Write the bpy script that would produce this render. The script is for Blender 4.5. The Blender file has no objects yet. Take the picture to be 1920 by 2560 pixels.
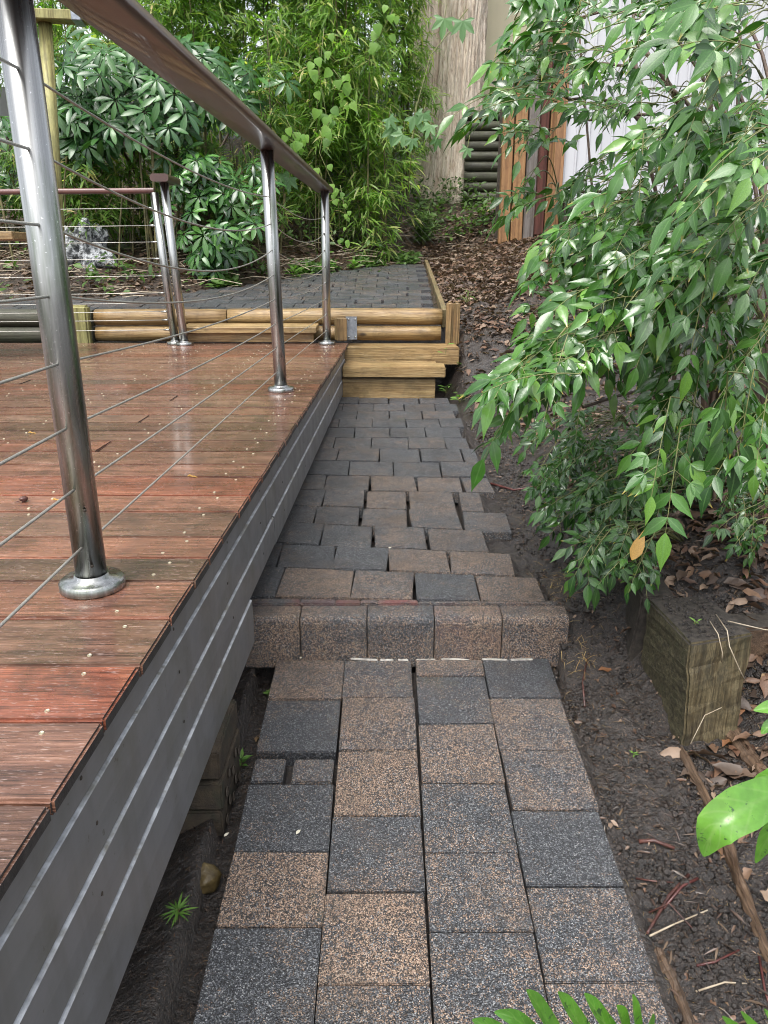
import bpy, bmesh, math, random
import numpy as np
from mathutils import Vector, Matrix, Quaternion, noise
R = random.Random(7)
NR = np.random.RandomState(11)
sc = bpy.context.scene
rad = math.radians
# ---------------------------------------------------------------- camera
PITCH = rad(18.5); H = 0.63; FPX = 1923.0
cam = bpy.data.cameras.new('camera'); co = bpy.data.objects.new('camera', cam)
sc.collection.objects.link(co); sc.camera = co
co.location = (0, 0, H); co.rotation_euler = (rad(90) - PITCH, 0, 0)
cam.sensor_fit = 'VERTICAL'; cam.sensor_height = 24.0; cam.lens = 24.0 * FPX / 2560.0
cam.clip_start = 0.03; cam.clip_end = 300
# ---------------------------------------------------------------- world, sun, exposure
w = bpy.data.worlds.new('World'); sc.world = w; w.use_nodes = True
nt = w.node_tree; bg = nt.nodes['Background']
sky = nt.nodes.new('ShaderNodeTexSky'); sky.sky_type = 'NISHITA'; sky.sun_disc = False
sky.sun_elevation = rad(62); sky.sun_rotation = rad(205); sky.dust_density = 4.0; sky.air_density = 1.0; sky.ozone_density = 1.0
hs = nt.nodes.new('ShaderNodeHueSaturation'); hs.inputs['Saturation'].default_value = 0.28; hs.inputs['Value'].default_value = 1.0
nt.links.new(sky.outputs[0], hs.inputs['Color']); nt.links.new(hs.outputs[0], bg.inputs[0]); bg.inputs[1].default_value = 0.15
sl = bpy.data.lights.new('sun', 'SUN'); sl.energy = 1.3; sl.angle = rad(35); sl.color = (1, .97, .93)
so = bpy.data.objects.new('sun', sl); sc.collection.objects.link(so)
so.rotation_euler = Vector((math.sin(rad(205)) * math.cos(rad(62)), math.cos(rad(205)) * math.cos(rad(62)), math.sin(rad(62)))).to_track_quat('Z', 'Y').to_euler()
sc.view_settings.view_transform = 'Standard'; sc.view_settings.look = 'None'; sc.view_settings.gamma = 1
sc.view_settings.use_curve_mapping = False; sc.view_settings.exposure = 1.3
sc.render.engine = 'CYCLES'
sc.cycles.max_bounces = 6; sc.cycles.diffuse_bounces = 3; sc.cycles.glossy_bounces = 3; sc.cycles.transmission_bounces = 3
sc.cycles.use_denoising = True; sc.cycles.filter_width = 1.05; sc.cycles.caustics_reflective = False; sc.cycles.caustics_refractive = False

# ---------------------------------------------------------------- helpers
KS = 1920 / 1659
CP, SP = math.cos(PITCH), math.sin(PITCH)
def ray(x, y):
    a = (1280 - y * KS) / FPX
    return ((x * KS - 960) / FPX, CP + a * SP, -SP + a * CP)
def at(x, y, Y):
    r = ray(x, y); t = Y / r[1]; return Vector((r[0] * t, Y, H + r[2] * t))
def onplane(x, y, z, s=0, y0=0):
    r = ray(x, y); t = (z - s * y0 - H) / (r[2] - s * r[1]); return Vector((r[0] * t, r[1] * t, H + r[2] * t))
def lerp(a, b, t): return a + (b - a) * t
def interp(v, pts): return float(np.interp(v, [p[0] for p in pts], [p[1] for p in pts]))
ABS = {}
def link(o, parent=None, world=(0, 0, 0)):
    sc.collection.objects.link(o)
    wv = Vector(world); ABS[o.name] = wv
    if parent is not None:
        o.parent = parent; o.location = wv - ABS[parent.name]
    else: o.location = wv
    return o
def tag(o, label=None, cat=None, group=None, kind=None):
    if label: o['label'] = label
    if cat: o['category'] = cat
    if group: o['group'] = group
    if kind: o['kind'] = kind
    return o
def thing(name, label, cat, loc=(0, 0, 0), group=None):
    return tag(link(bpy.data.objects.new(name, None), None, loc), label, cat, group)
def mesh_obj(name, me, mat, parent=None, world=(0, 0, 0), rot=None, color=None):
    if mat is not None and not me.materials: me.materials.append(mat)
    o = bpy.data.objects.new(name, me); link(o, parent, world)
    if rot is not None: o.rotation_euler = rot
    if color is not None: o.color = color
    return o
def from_np(name, V, F, smooth=False):
    """V (n,3), F (m,k) same-size polygons"""
    me = bpy.data.meshes.new(name); V = np.asarray(V, dtype=np.float32); F = np.asarray(F, dtype=np.int32)
    k = F.shape[1]; me.vertices.add(len(V)); me.vertices.foreach_set('co', V.ravel())
    me.loops.add(F.size); me.loops.foreach_set('vertex_index', F.ravel())
    me.polygons.add(len(F)); me.polygons.foreach_set('loop_start', np.arange(0, F.size, k, dtype=np.int32))
    me.polygons.foreach_set('loop_total', np.full(len(F), k, dtype=np.int32))
    if smooth: me.polygons.foreach_set('use_smooth', np.ones(len(F), dtype=bool))
    me.update(calc_edges=True); me.validate(); return me
_bc = {}
def box_me(sx, sy, sz, bev=.003, seg=1, cuts=0, jit=0, seed=0, key=None):
    k = (round(sx, 4), round(sy, 4), round(sz, 4), bev, seg, cuts, jit, seed)
    if k in _bc: return _bc[k]
    bm = bmesh.new(); bmesh.ops.create_cube(bm, size=1)
    bmesh.ops.scale(bm, vec=(sx, sy, sz), verts=bm.verts)
    if bev: bmesh.ops.bevel(bm, geom=bm.edges[:], offset=bev, segments=seg, affect='EDGES', clamp_overlap=True)
    if cuts:
        ax = 0 if sx >= max(sy, sz) else (1 if sy >= sz else 2)
        L = (sx, sy, sz)[ax]
        for i in range(1, cuts):
            c = [0, 0, 0]; c[ax] = -L / 2 + L * i / cuts; n = [0, 0, 0]; n[ax] = 1
            bmesh.ops.bisect_plane(bm, geom=bm.verts[:] + bm.edges[:] + bm.faces[:], plane_co=c, plane_no=n)
    if jit:
        for v in bm.verts:
            p = v.co * 7 + Vector((seed * 3.1, seed * 7.7, 0)); v.co += Vector(noise.noise_vector(p)) * jit
    me = bpy.data.meshes.new('box'); bm.to_mesh(me); bm.free()
    _bc[k] = me; return me
def box(name, size, loc, mat, parent=None, rot=None, bev=.003, seg=1, color=None, cuts=0, jit=0, seed=0):
    me = box_me(*size, bev, seg, cuts, jit, seed)
    if me.materials and me.materials[0] != mat: me = me.copy(); me.materials.clear()
    return mesh_obj(name, me, mat, parent, loc, rot, color)
def tube_data(pts, rads, n=8, cap=True):
    """pts list of Vectors -> V,F (quads; caps as degenerate quads)"""
    V = []; F = []; pts = [Vector(p) for p in pts]
    if not hasattr(rads, '__len__'): rads = [rads] * len(pts)
    up = Vector((.13, .27, 1)).normalized(); last = None
    for i, p in enumerate(pts):
        d = (pts[min(i + 1, len(pts) - 1)] - pts[max(i - 1, 0)]).normalized()
        a = d.cross(up)
        if a.length < .1: a = d.cross(Vector((1, .2, 0)))
        a.normalize()
        if last is not None:
            a = (last - d * last.dot(d)); a.normalize()
        last = a; b = d.cross(a)
        for j in range(n):
            t = 2 * math.pi * j / n; V.append(p + (a * math.cos(t) + b * math.sin(t)) * rads[i])
    for i in range(len(pts) - 1):
        for j in range(n):
            j2 = (j + 1) % n; F.append((i * n + j, i * n + j2, (i + 1) * n + j2, (i + 1) * n + j))
    return V, F
class Acc:
    def __init__(s): s.V = []; s.F = []; s.n = 0
    def add(s, V, F):
        V = np.asarray([tuple(v) for v in V] if not isinstance(V, np.ndarray) else V, dtype=np.float32)
        F = np.asarray(F, dtype=np.int32); s.V.append(V); s.F.append(F + s.n); s.n += len(V)
    def tube(s, pts, rads, n=5): s.add(*tube_data(pts, rads, n))
    def mesh(s, name, smooth=True): return from_np(name, np.concatenate(s.V), np.concatenate(s.F), smooth)
def tube(name, pts, rads, mat, parent=None, n=12, world=None, capends=True):
    wv = Vector(world) if world is not None else (ABS[parent.name] if parent is not None else Vector((0, 0, 0)))
    V, F = tube_data([Vector(p) - wv for p in pts], rads, n)
    bm = bmesh.new(); vs = [bm.verts.new(v) for v in V]
    for f in F: bm.faces.new([vs[i] for i in f]).smooth = True
    if capends:
        bm.faces.new(vs[:n][::-1]); bm.faces.new(vs[-n:])
    bmesh.ops.recalc_face_normals(bm, faces=bm.faces)
    me = bpy.data.meshes.new(name); bm.to_mesh(me); bm.free()
    return mesh_obj(name, me, mat, parent, wv)
def lathe(name, prof, n, mat, parent, world, smooth=True):
    V = []; F = []
    for r, z in prof:
        for j in range(n): V.append((r * math.cos(2 * math.pi * j / n), r * math.sin(2 * math.pi * j / n), z))
    for i in range(len(prof) - 1):
        for j in range(n):
            j2 = (j + 1) % n; F.append((i * n + j, i * n + j2, (i + 1) * n + j2, (i + 1) * n + j))
    me = from_np(name, V, F, smooth); return mesh_obj(name, me, mat, parent, world)
def bez(a, b, c, n):
    a, b, c = Vector(a), Vector(b), Vector(c)
    return [(a * (1 - t) ** 2 + b * 2 * t * (1 - t) + c * t * t) for t in [i / n for i in range(n + 1)]]

# ---------------------------------------------------------------- materials
class MB:
    def __init__(s, name):
        s.m = bpy.data.materials.new(name); s.m.use_nodes = True; s.nt = s.m.node_tree
        s.b = s.nt.nodes['Principled BSDF']; s.out = s.nt.nodes['Material Output']; s.tc = None
    def n(s, t, ins=None, **props):
        nd = s.nt.nodes.new('ShaderNode' + t)
        for k, v in props.items(): setattr(nd, k, v)
        for k, v in (ins or {}).items(): s.set(nd.inputs[k], v)
        return nd
    def set(s, sock, v):
        if isinstance(v, bpy.types.NodeSocket): s.nt.links.new(v, sock)
        elif isinstance(v, bpy.types.Node): s.nt.links.new(v.outputs[0], sock)
        else:
            if hasattr(sock.default_value, '__len__') and len(sock.default_value) == 4 and len(v) == 3: v = (*v, 1)
            sock.default_value = v
    def obj(s, scale=(1, 1, 1), rnd=True, world=False):
        if world: src = s.n('NewGeometry').outputs['Position']
        else: src = s.n('TexCoord').outputs['Object']
        mp = s.n('Mapping', {'Vector': src, 'Scale': scale})
        if rnd and not world:
            oi = s.n('ObjectInfo'); mm = s.n('Math', {0: oi.outputs['Random'], 1: 53.0}, operation='MULTIPLY')
            s.set(mp.inputs['Location'], s.n('CombineXYZ', {0: mm.outputs[0], 1: mm.outputs[0], 2: mm.outputs[0]}).outputs[0])
        return mp.outputs[0]
    def noise(s, vec, scale, detail=3, rough=.55, dist=0):
        return s.n('TexNoise', {'Vector': vec, 'Scale': scale, 'Detail': detail, 'Roughness': rough, 'Distortion': dist}).outputs['Fac']
    def voro(s, vec, scale, out='Color', feature='F1'):
        return s.n('TexVoronoi', {'Vector': vec, 'Scale': scale}, feature=feature).outputs[out]
    def ramp(s, fac, stops, interp='LINEAR'):
        r = s.n('ValToRGB', {0: fac}); r.color_ramp.interpolation = interp
        e = r.color_ramp.elements
        while len(e) > 1: e.remove(e[-1])
        for i, (p, c) in enumerate(stops):
            if i == 0: el = e[0]; el.position = p
            else: el = e.new(p)
            if not hasattr(c, '__len__'): c = (c, c, c)
            el.color = (*c[:3], 1)
        return r.outputs[0]
    def mix(s, f, a, b, mode='MIX'):
        m = s.n('Mix', data_type='RGBA', blend_type=mode)
        s.set(m.inputs[0], f); s.set(m.inputs[6], a); s.set(m.inputs[7], b); return m.outputs[2]
    def math(s, op, a, b=0.0, c=None):
        m = s.n('Math', {0: a, 1: b}, operation=op)
        if c is not None: s.set(m.inputs[2], c)
        return m.outputs[0]
    def bump(s, h, strength=.5, dist=.01, prev=None):
        b = s.n('Bump', {'Height': h, 'Strength': strength, 'Distance': dist})
        if prev is not None: s.set(b.inputs['Normal'], prev)
        return b.outputs[0]
    def fin(s, color=None, rough=None, normal=None, metal=None, spec=None, coat=None, coat_rough=None):
        b = s.b.inputs
        if color is not None: s.set(b['Base Color'], color)
        if rough is not None: s.set(b['Roughness'], rough)
        if normal is not None: s.set(b['Normal'], normal)
        if metal is not None: s.set(b['Metallic'], metal)
        if spec is not None: s.set(b['Specular IOR Level'], spec)
        if coat is not None: s.set(b['Coat Weight'], coat)
        if coat_rough is not None: s.set(b['Coat Roughness'], coat_rough)
        return s.m

def mat_paver():
    m = MB('exposed_aggregate_paver'); p = m.obj(world=True)
    oc = m.n('ObjectInfo').outputs['Color']; sep = m.n('SeparateColor', {0: oc})
    tan, dark, red = sep.outputs[0], sep.outputs[1], sep.outputs[2]
    g1 = m.voro(p, 440); sp = m.n('SeparateColor', {0: g1})
    grey = m.ramp(sp.outputs[0], [(0, .006), (.34, (.014, .015, .018)), (.58, (.036, .040, .048)), (.78, (.085, .092, .103)), (.92, (.155, .162, .17)), (.985, (.29, .30, .30))], 'LINEAR')
    brown = m.ramp(sp.outputs[1], [(0, .012), (.34, (.03, .024, .019)), (.48, (.12, .080, .056)), (.7, (.25, .167, .116)), (.88, (.34, .24, .17)), (1, (.44, .35, .275))])
    big = m.noise(p, 9, 3, .6, .4)
    mid = m.noise(p, 60, 2, .6)
    f = m.math('MULTIPLY_ADD', big, 1.5, -.75)
    f2 = m.math('MULTIPLY_ADD', mid, 1.2, -.6)
    f = m.math('ADD', f, f2); f = m.math('ADD', f, m.math('SUBTRACT', tan, .05))
    # per grain threshold
    th = m.math('SUBTRACT', f, sp.outputs[2])
    fac = m.ramp(m.math('ADD', th, .5), [(.42, 0), (.58, 1)])
    col = m.mix(fac, grey, brown)
    col = m.mix(m.math('MULTIPLY', dark, .55), col, m.mix(.5, col, (.012, .014, .018)))
    rn = m.ramp(m.noise(p, 14, 3), [(.42, 0), (.6, 1)])
    col = m.mix(m.math('MULTIPLY', red, rn), col, (.16, .045, .04))
    # mud film
    mud = m.ramp(m.noise(p, 4.5, 5, .7), [(.52, 0), (.68, 1)])
    moss = m.ramp(m.noise(p, 3.1, 5, .7), [(.62, 0), (.7, .35)])
    col = m.mix(moss, col, (.035, .05, .018))
    col = m.mix(m.math('MULTIPLY', mud, .4), col, (.04, .034, .03))
    h = m.math('ADD', m.voro(p, 380, 'Distance'), m.math('MULTIPLY', m.noise(p, 90, 3), .6))
    nrm = m.bump(h, .7, .0035)
    return m.fin(col, m.ramp(m.noise(p, 5, 4), [(.35, .28), (.65, .6)]), nrm, spec=.6)
def mat_wood(name, cols, axis=0, scale=1.0, rough=(.35, .6), bump=.35, stain=(.02, .015, .012), stain_amt=.6, green=0, coat=0, use_color=False, knots=0, flecks=None, streaks=.7):
    m = MB(name); st = [1.0, 1.0, 1.0]; st[axis] = .1 if use_color else .045
    p = m.obj(tuple(v * scale for v in st)); q = m.obj()
    st2 = [1.0, 1.0, 1.0]; st2[axis] = .03
    fine = m.noise(p, 110, 4, .7); broad = m.noise(p, 16, 3, .6, .8)
    fibre = m.noise(m.obj(tuple(st2)), 330, 2, .6)
    g = m.math('ADD', m.math('MULTIPLY', fine, .55), m.math('MULTIPLY', broad, .45))
    col = m.ramp(g, [(.3 + .4 * i / (len(cols) - 1), c) for i, c in enumerate(cols)])
    if use_color:
        oc = m.n('ObjectInfo').outputs['Color']; sep = m.n('SeparateColor', {0: oc})
        col = m.mix(sep.outputs[0], col, m.mix(1.0, col, (1.45, .70, .52), 'MULTIPLY'))
        col = m.mix(sep.outputs[1], col, m.mix(1.0, col, (.36, .36, .34), 'MULTIPLY'))
        col = m.mix(sep.outputs[2], col, m.mix(1.0, col, (1.5, 1.7, 1.7), 'MULTIPLY'))
    col = m.mix(m.ramp(fibre, [(.57, 0), (.66, .75 if streaks else .06)]), col, m.mix(1.0, col, (.3, .3, .32), 'MULTIPLY'))
    st3 = [1.0, 1.0, 1.0]; st3[axis] = .018
    streak = m.noise(m.obj(tuple(st3)), 75 * scale, 3, .7, .6)
    col = m.mix(m.ramp(streak, [(.50, 0), (.60, streaks)]), col, m.mix(1.0, col, (.42, .36, .3), 'MULTIPLY')) if streaks else col
    if flecks: col = m.mix(m.ramp(m.noise(m.obj(tuple(v if i != axis else .2 for i, v in enumerate(st3))), 340, 2, .5), [(.61, 0), (.70, .38)]), col, flecks)  # pale grain dashes that also paint wet highlights into the colour
    s = m.ramp(m.noise(q, 6, 5, .7, .5), [(.5, 0), (.68, stain_amt)])
    col = m.mix(s, col, stain)
    if not streaks:
        vs_ = m.ramp(m.noise(m.obj((1, 1, .07), rnd=False), 14, 4, .6), [(.48, 0), (.64, .38)])
        col = m.mix(vs_, col, m.mix(1.0, col, (.62, .60, .52), 'MULTIPLY'))
        col = m.mix(m.ramp(m.noise(q, 38, 4, .75), [(.66, 0), (.70, .7)]), col, (.05, .045, .03))
    if knots:
        kv = m.obj((.55, 1, 1) if axis == 0 else (1, 1, .55))
        k = m.ramp(m.voro(kv, 3.4, 'Distance'), [(.035, 1), (.075, 0)])
        col = m.mix(k, col, (.05, .03, .018))
    if name == 'mossy_sleeper_end':
        gm = m.ramp(m.noise(m.obj((1, 1, .3)), 16, 6, .75), [(.50, 0), (.60, .8)]); col = m.mix(gm, col, (.032, .028, .018))
        gm = m.ramp(m.noise(q, 150, 3, .7), [(.54, 0), (.62, .5)]); col = m.mix(gm, col, (.05, .046, .028))
    if green:
        gr = m.ramp(m.noise(q, 4, 4, .6), [(.45, 0), (.65, green)])
        col = m.mix(gr, col, (.07, .085, .035))
    h = m.math('ADD', fine, m.math('MULTIPLY', fibre, .8))
    nrm = m.bump(h, bump, .003)
    rr = m.ramp(m.noise(q, 9, 4, .6), [(.35, rough[0]), (.65, rough[1])])
    return m.fin(col, rr, nrm, coat=coat, coat_rough=.13)
def mat_leaf(name, cols, rough=.35, trans=.25, back=(.12, .2, .08), rib=None, coat=0, spot=None, spec=.5, tipc=None, bmp=.15, veins=False, ribs=.4):
    m = MB(name)
    geo = m.n('NewGeometry'); oi = m.n('ObjectInfo')
    sa = m.n('SeparateXYZ', {0: m.n('Attribute', attribute_name='leaf').outputs['Vector']})
    r = m.math('FRACT', m.math('ADD', sa.outputs[0], m.math('MULTIPLY', oi.outputs['Random'], 7.31)))
    col = m.ramp(r, [(i / (len(cols) - 1), c) for i, c in enumerate(cols)])
    if rib: col = m.mix(m.ramp(sa.outputs[1], [(.84, 0), (.97, ribs)]), col, rib)
    if veins:
        vv = m.math('SINE', m.math('MULTIPLY_ADD', sa.outputs[2], 55.0, m.math('MULTIPLY', sa.outputs[1], 9.0)))
        col = m.mix(m.ramp(vv, [(.75, 0), (1.0, .45)]), col, (.2, .34, .09))
        col = m.mix(m.ramp(m.noise(m.n('TexCoord').outputs['Object'], 14, 3), [(.4, 0), (.65, .5)]), col, (.06, .17, .03))
    if tipc: col = m.mix(m.math('MULTIPLY', m.ramp(sa.outputs[2], [(.80, 0), (1.0, 1)]), m.ramp(m.math('FRACT', m.math('MULTIPLY', r, 13.7)), [(.8, 0), (.86, 1)])), col, tipc)
    p = m.n('TexCoord').outputs['Object']
    col = m.mix(.35, col, m.mix(1.0, col, m.ramp(m.noise(p, 40, 3), [(.3, .4), (.7, 1.5)]), 'MULTIPLY'))
    if spot: col = m.mix(m.ramp(m.noise(p, spot[1], 3, .7), [(spot[2], 0), (spot[2] + .07, 1)]), col, spot[0])
    col2 = m.mix(geo.outputs['Backfacing'], col, m.mix(.5, col, back))
    m.fin(col2, rough, m.bump(m.noise(p, 300 if bmp < .2 else 120, 2), bmp, .002), spec=spec, coat=coat, coat_rough=.12)
    tr = m.n('BsdfTranslucent', {'Color': m.mix(1.0, col, (1.7, 2.1, .7), 'MULTIPLY')})
    mx = m.n('MixShader', {0: trans, 1: m.b.outputs[0], 2: tr.outputs[0]})
    m.nt.links.new(mx.outputs[0], m.out.inputs[0]); return m.m
def mat_steel():
    m = MB('brushed_stainless_steel'); p = m.obj((1, 1, .02)); q = m.obj()
    col = m.ramp(m.noise(p, 120, 3), [(.3, (.30, .305, .30)), (.7, (.48, .485, .475))])
    gr = m.ramp(m.noise(m.obj((1, 1, .12)), 26, 4, .65), [(.48, 0), (.66, .7)])
    col = m.mix(gr, col, (.12, .15, .09))
    sp = m.ramp(m.noise(q, 160, 2), [(.68, 0), (.74, .8)])
    col = m.mix(sp, col, (.8, .8, .8))
    rr = m.ramp(m.noise(p, 70, 3), [(.3, .2), (.7, .36)])
    return m.fin(col, rr, m.bump(m.noise(p, 160, 3), .06, .002), metal=1.0)
def mat_simple(name, c1, c2, scale=8, rough=.5, bump=.2, dist=.004, metal=0, c3=None, sharp=(.35, .65), bscale=None, coat=0, world=False):
    m = MB(name); p = m.obj(world=world)
    col = m.ramp(m.noise(p, scale, 5, .6), [(sharp[0], c1), (sharp[1], c2)])
    if c3: col = m.mix(m.ramp(m.noise(p, scale * .33, 4, .7, .6), [(.52, 0), (.66, .85)]), col, c3)
    return m.fin(col, rough, m.bump(m.noise(p, bscale or scale * 8, 4), bump, dist), metal=metal, coat=coat)
def mat_mud():
    m = MB('wet_dark_mud'); p = m.obj(world=True)
    n1 = m.noise(p, 6, 5, .65); n2 = m.noise(p, 70, 5, .7)
    col = m.ramp(n2, [(.34, (.003, .0022, .0017)), (.48, (.010, .0068, .0053)), (.66, (.036, .025, .019))])
    col = m.mix(m.ramp(n1, [(.45, 0), (.7, .45)]), col, (.028, .022, .019))
    bits = m.ramp(m.noise(p, 210, 2, .6), [(.64, 0), (.69, 1)]); col = m.mix(bits, col, (.16, .11, .07))
    # leaf litter tint further up the garden
    sep = m.n('SeparateXYZ', {0: p}); ly = m.ramp(sep.outputs[1], [(0, 0), (1, 1)])
    lit = m.ramp(m.voro(p, 26), [(.2, (.035, .02, .012)), (.5, (.09, .05, .03)), (.8, (.17, .11, .075))])
    yf = m.n('MapRange', {0: sep.outputs[1], 1: 5.6, 2: 8.5}).outputs[0]
    col = m.mix(m.math('MULTIPLY', yf, m.ramp(m.noise(p, 18, 3), [(.4, .1), (.6, .9)])), col, lit)
    h = m.math('ADD', m.math('MULTIPLY', n2, 1.0), m.math('MULTIPLY', m.noise(p, 22, 4, .7), 1.5))
    nrm = m.bump(h, .9, .012)
    return m.fin(col, m.ramp(n1, [(.3, .22), (.65, .5)]), nrm, spec=.75)

M = {}
M['paver'] = mat_paver()
M['deck'] = mat_wood('wet_merbau_decking', [(.042, .023, .017), (.135, .070, .047), (.225, .122, .082), (.40, .265, .20)], 0, 1, (.18, .36), .6, (.028, .02, .017), .5, coat=.5, use_color=True, flecks=(.52, .4, .36), streaks=.4)
M['lip'] = mat_simple('painted_skylight_edge', (.28, .29, .31), (.55, .57, .6), 30, .3, .1, .001, c3=(.2, .19, .16))  # paler than the boards: skylight on their top edges put into the colour
M['endgrain'] = mat_simple('dark_painted_board_end', (.022, .02, .02), (.05, .045, .042), 30, .6, .4)
M['fascia'] = mat_wood('weathered_grey_painted_board', [(.155, .155, .161), (.163, .163, .169), (.172, .172, .178)], 1, 1, (.3, .42), .03, (.10, .095, .08), .4, green=.15, streaks=0)
M['pine'] = mat_wood('treated_pine', [(.11, .062, .025), (.25, .158, .065), (.37, .255, .118), (.5, .385, .21)], 0, 1, (.3, .55), .8, (.085, .05, .02), .6, green=.18, knots=1)
M['pine_y'] = mat_wood('treated_pine_edging', [(.10, .07, .035), (.17, .125, .06), (.24, .18, .10)], 1, 1, (.5, .7), .35, (.03, .022, .014), .6, green=.4)
M['pine_z'] = mat_wood('treated_pine_upright', [(.14, .085, .035), (.25, .16, .07), (.33, .23, .11)], 2, 1, (.45, .65), .35, (.05, .03, .015), .6, green=.35)
M['pole'] = mat_wood('greenish_timber_pole', [(.22, .2, .07), (.33, .31, .12), (.42, .4, .18)], 2, .6, (.5, .7), .2, (.1, .1, .04), .5, green=.4)
M['stump'] = mat_wood('mossy_sleeper_end', [(.028, .022, .013), (.08, .063, .034), (.15, .122, .068), (.25, .21, .13)], 2, .8, (.45, .7), .9, (.018, .014, .010), .9, green=.3)
M['mudtop'] = mat_simple('mud_covered_timber', (.018, .015, .012), (.06, .05, .04), 60, .6, .8, .006)
M['stump_dark'] = mat_simple('mud_speckled_timber_side', (.022, .019, .011), (.085, .076, .042), 70, .6, .9, .006, c3=(.05, .05, .025), bscale=130)
M['rotten'] = mat_wood('rotting_timber', [(.03, .02, .013), (.09, .055, .032), (.16, .105, .065)], 1, .7, (.5, .75), 1.0, (.015, .011, .009), .6)
M['slat'] = mat_wood('brown_vertical_timber', [(.19, .09, .038), (.31, .165, .072), (.39, .23, .105)], 2, .4, (.5, .7), .2, (.09, .045, .02), .5)
M['slat_red'] = mat_wood('dark_red_vertical_timber', [(.06, .022, .018), (.12, .04, .03), (.16, .06, .045)], 2, .4, (.5, .7), .2, (.05, .025, .02), .5)
M['slat_grey'] = mat_wood('grey_vertical_timber', [(.14, .12, .11), (.2, .18, .17), (.26, .24, .23)], 2, .4, (.5, .7), .2, (.09, .08, .07), .5)
M['petal'] = mat_simple('pale_petal', (.5, .48, .38), (.65, .62, .5), 60, .6, .1)
M['darklog'] = mat_wood('dark_retaining_log', [(.03, .03, .022), (.07, .07, .05), (.11, .11, .08)], 0, .5, (.6, .8), .4, (.02, .02, .015), .5, green=.4)
M['steel'] = mat_steel()
M['wire'] = mat_simple('stainless_wire_rope', (.32, .31, .28), (.5, .49, .45), 300, .4, .5, .001, metal=.6)
M['rail'] = mat_simple('dark_brown_powdercoat_rail', (.050, .024, .020), (.075, .036, .030), 5, .33, .08, .002, c3=(.040, .024, .022), bscale=200, coat=.3)
M['rail_red'] = mat_simple('red_brown_rail', (.085, .036, .032), (.13, .058, .05), 8, .35, .05, .002, coat=.3)
M['screw'] = mat_simple('brass_screw_head', (.45, .4, .28), (.6, .55, .4), 300, .35, .2, .001, metal=.7)
M['bracket'] = mat_simple('galvanised_plate', (.2, .22, .25), (.32, .35, .39), 40, .4, .05, .001, metal=.6)
M['brick'] = mat_simple('old_pier_brick', (.022, .016, .011), (.055, .04, .024), 30, .8, .8, .004, c3=(.02, .022, .012))
M['stone'] = mat_simple('yellow_brown_stone', (.06, .042, .014), (.15, .11, .045), 18, .4, .5, .004, c3=(.04, .026, .012))
M['rock'] = mat_simple('pale_grey_lichened_rock', (.05, .055, .058), (.5, .52, .54), 22, .6, 1.0, .02, sharp=(.44, .56), bscale=60)
M['mud'] = mat_mud()
M['under'] = mat_simple('deck_frame_timber', (.03, .024, .018), (.06, .047, .035), 20, .8, .3)
M['bark'] = None
M['mortar'] = mat_simple('white_mortar_residue', (.2, .19, .17), (.5, .48, .44), 60, .8, .5)
M['litter'] = mat_leaf('dry_fallen_leaves', [(.035, .018, .011), (.10, .05, .028), (.15, .092, .058), (.065, .038, .026), (.24, .17, .12), (.04, .026, .018), (.05, .032, .022)], .55, .06, (.14, .09, .06))
M['debris'] = mat_leaf('rotting_debris', [(.012, .008, .006), (.04, .024, .017), (.085, .05, .034), (.02, .013, .01), (.14, .095, .06), (.01, .008, .007)], .35, .03, (.05, .03, .02))
M['deadleaf'] = mat_leaf('orange_brown_dead_leaf', [(.11, .05, .025), (.20, .095, .045), (.08, .036, .022), (.26, .17, .09)], .4, .08, (.2, .12, .08), spot=((.04, .02, .012), 90, .58))
M['straw'] = mat_leaf('yellow_straw', [(.3, .19, .07), (.4, .3, .14), (.22, .12, .05)], .6, .1, (.3, .2, .1))
M['twig'] = mat_simple('wet_dark_twig', (.03, .013, .011), (.11, .045, .035), 30, .35, .4)
M['twig_red'] = mat_simple('wet_red_twig', (.045, .014, .013), (.11, .035, .03), 30, .3, .3)
M['twig_pale'] = mat_simple('pale_dry_twig', (.25, .2, .14), (.42, .36, .27), 30, .6, .3)
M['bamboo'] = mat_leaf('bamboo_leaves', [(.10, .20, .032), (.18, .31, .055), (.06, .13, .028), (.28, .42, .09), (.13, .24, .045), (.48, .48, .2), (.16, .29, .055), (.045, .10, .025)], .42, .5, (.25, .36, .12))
M['bamboo_dark'] = mat_leaf('dark_bamboo_leaves', [(.08, .16, .03), (.14, .25, .045), (.06, .12, .03), (.17, .3, .06), (.5, .4, .2)], .42, .45, (.2, .28, .1))  # deeper green leaf mix for some tall canes and the short shoots
M['culm'] = mat_simple('bamboo_culm', (.05, .05, .02), (.19, .165, .07), 9, .5, .1, c3=(.04, .035, .022))
M['schef'] = mat_leaf('glossy_umbrella_leaves', [(.022, .075, .024), (.035, .11, .03), (.055, .15, .035), (.016, .055, .02), (.08, .2, .05)], .3, .18, (.08, .15, .06), coat=.15, rib=(.12, .22, .07))
M['schef_bright'] = mat_leaf('bright_umbrella_leaves', [(.03, .10, .025), (.05, .15, .032), (.10, .24, .05), (.02, .065, .02), (.016, .05, .02)], .25, .2, (.1, .2, .08), coat=.2, rib=(.16, .3, .1))
M['nandina'] = mat_leaf('glossy_green_shrub_leaves', [(.026, .088, .013), (.050, .15, .020), (.017, .058, .012), (.078, .20, .028), (.034, .11, .017), (.13, .27, .04), (.028, .09, .015), (.058, .165, .025), (.014, .045, .011)], .25, .14, (.05, .11, .03), coat=.32, rib=(.12, .24, .07), spot=((.11, .085, .03), 22, .74), tipc=(.5, .33, .05), bmp=.3)
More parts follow.
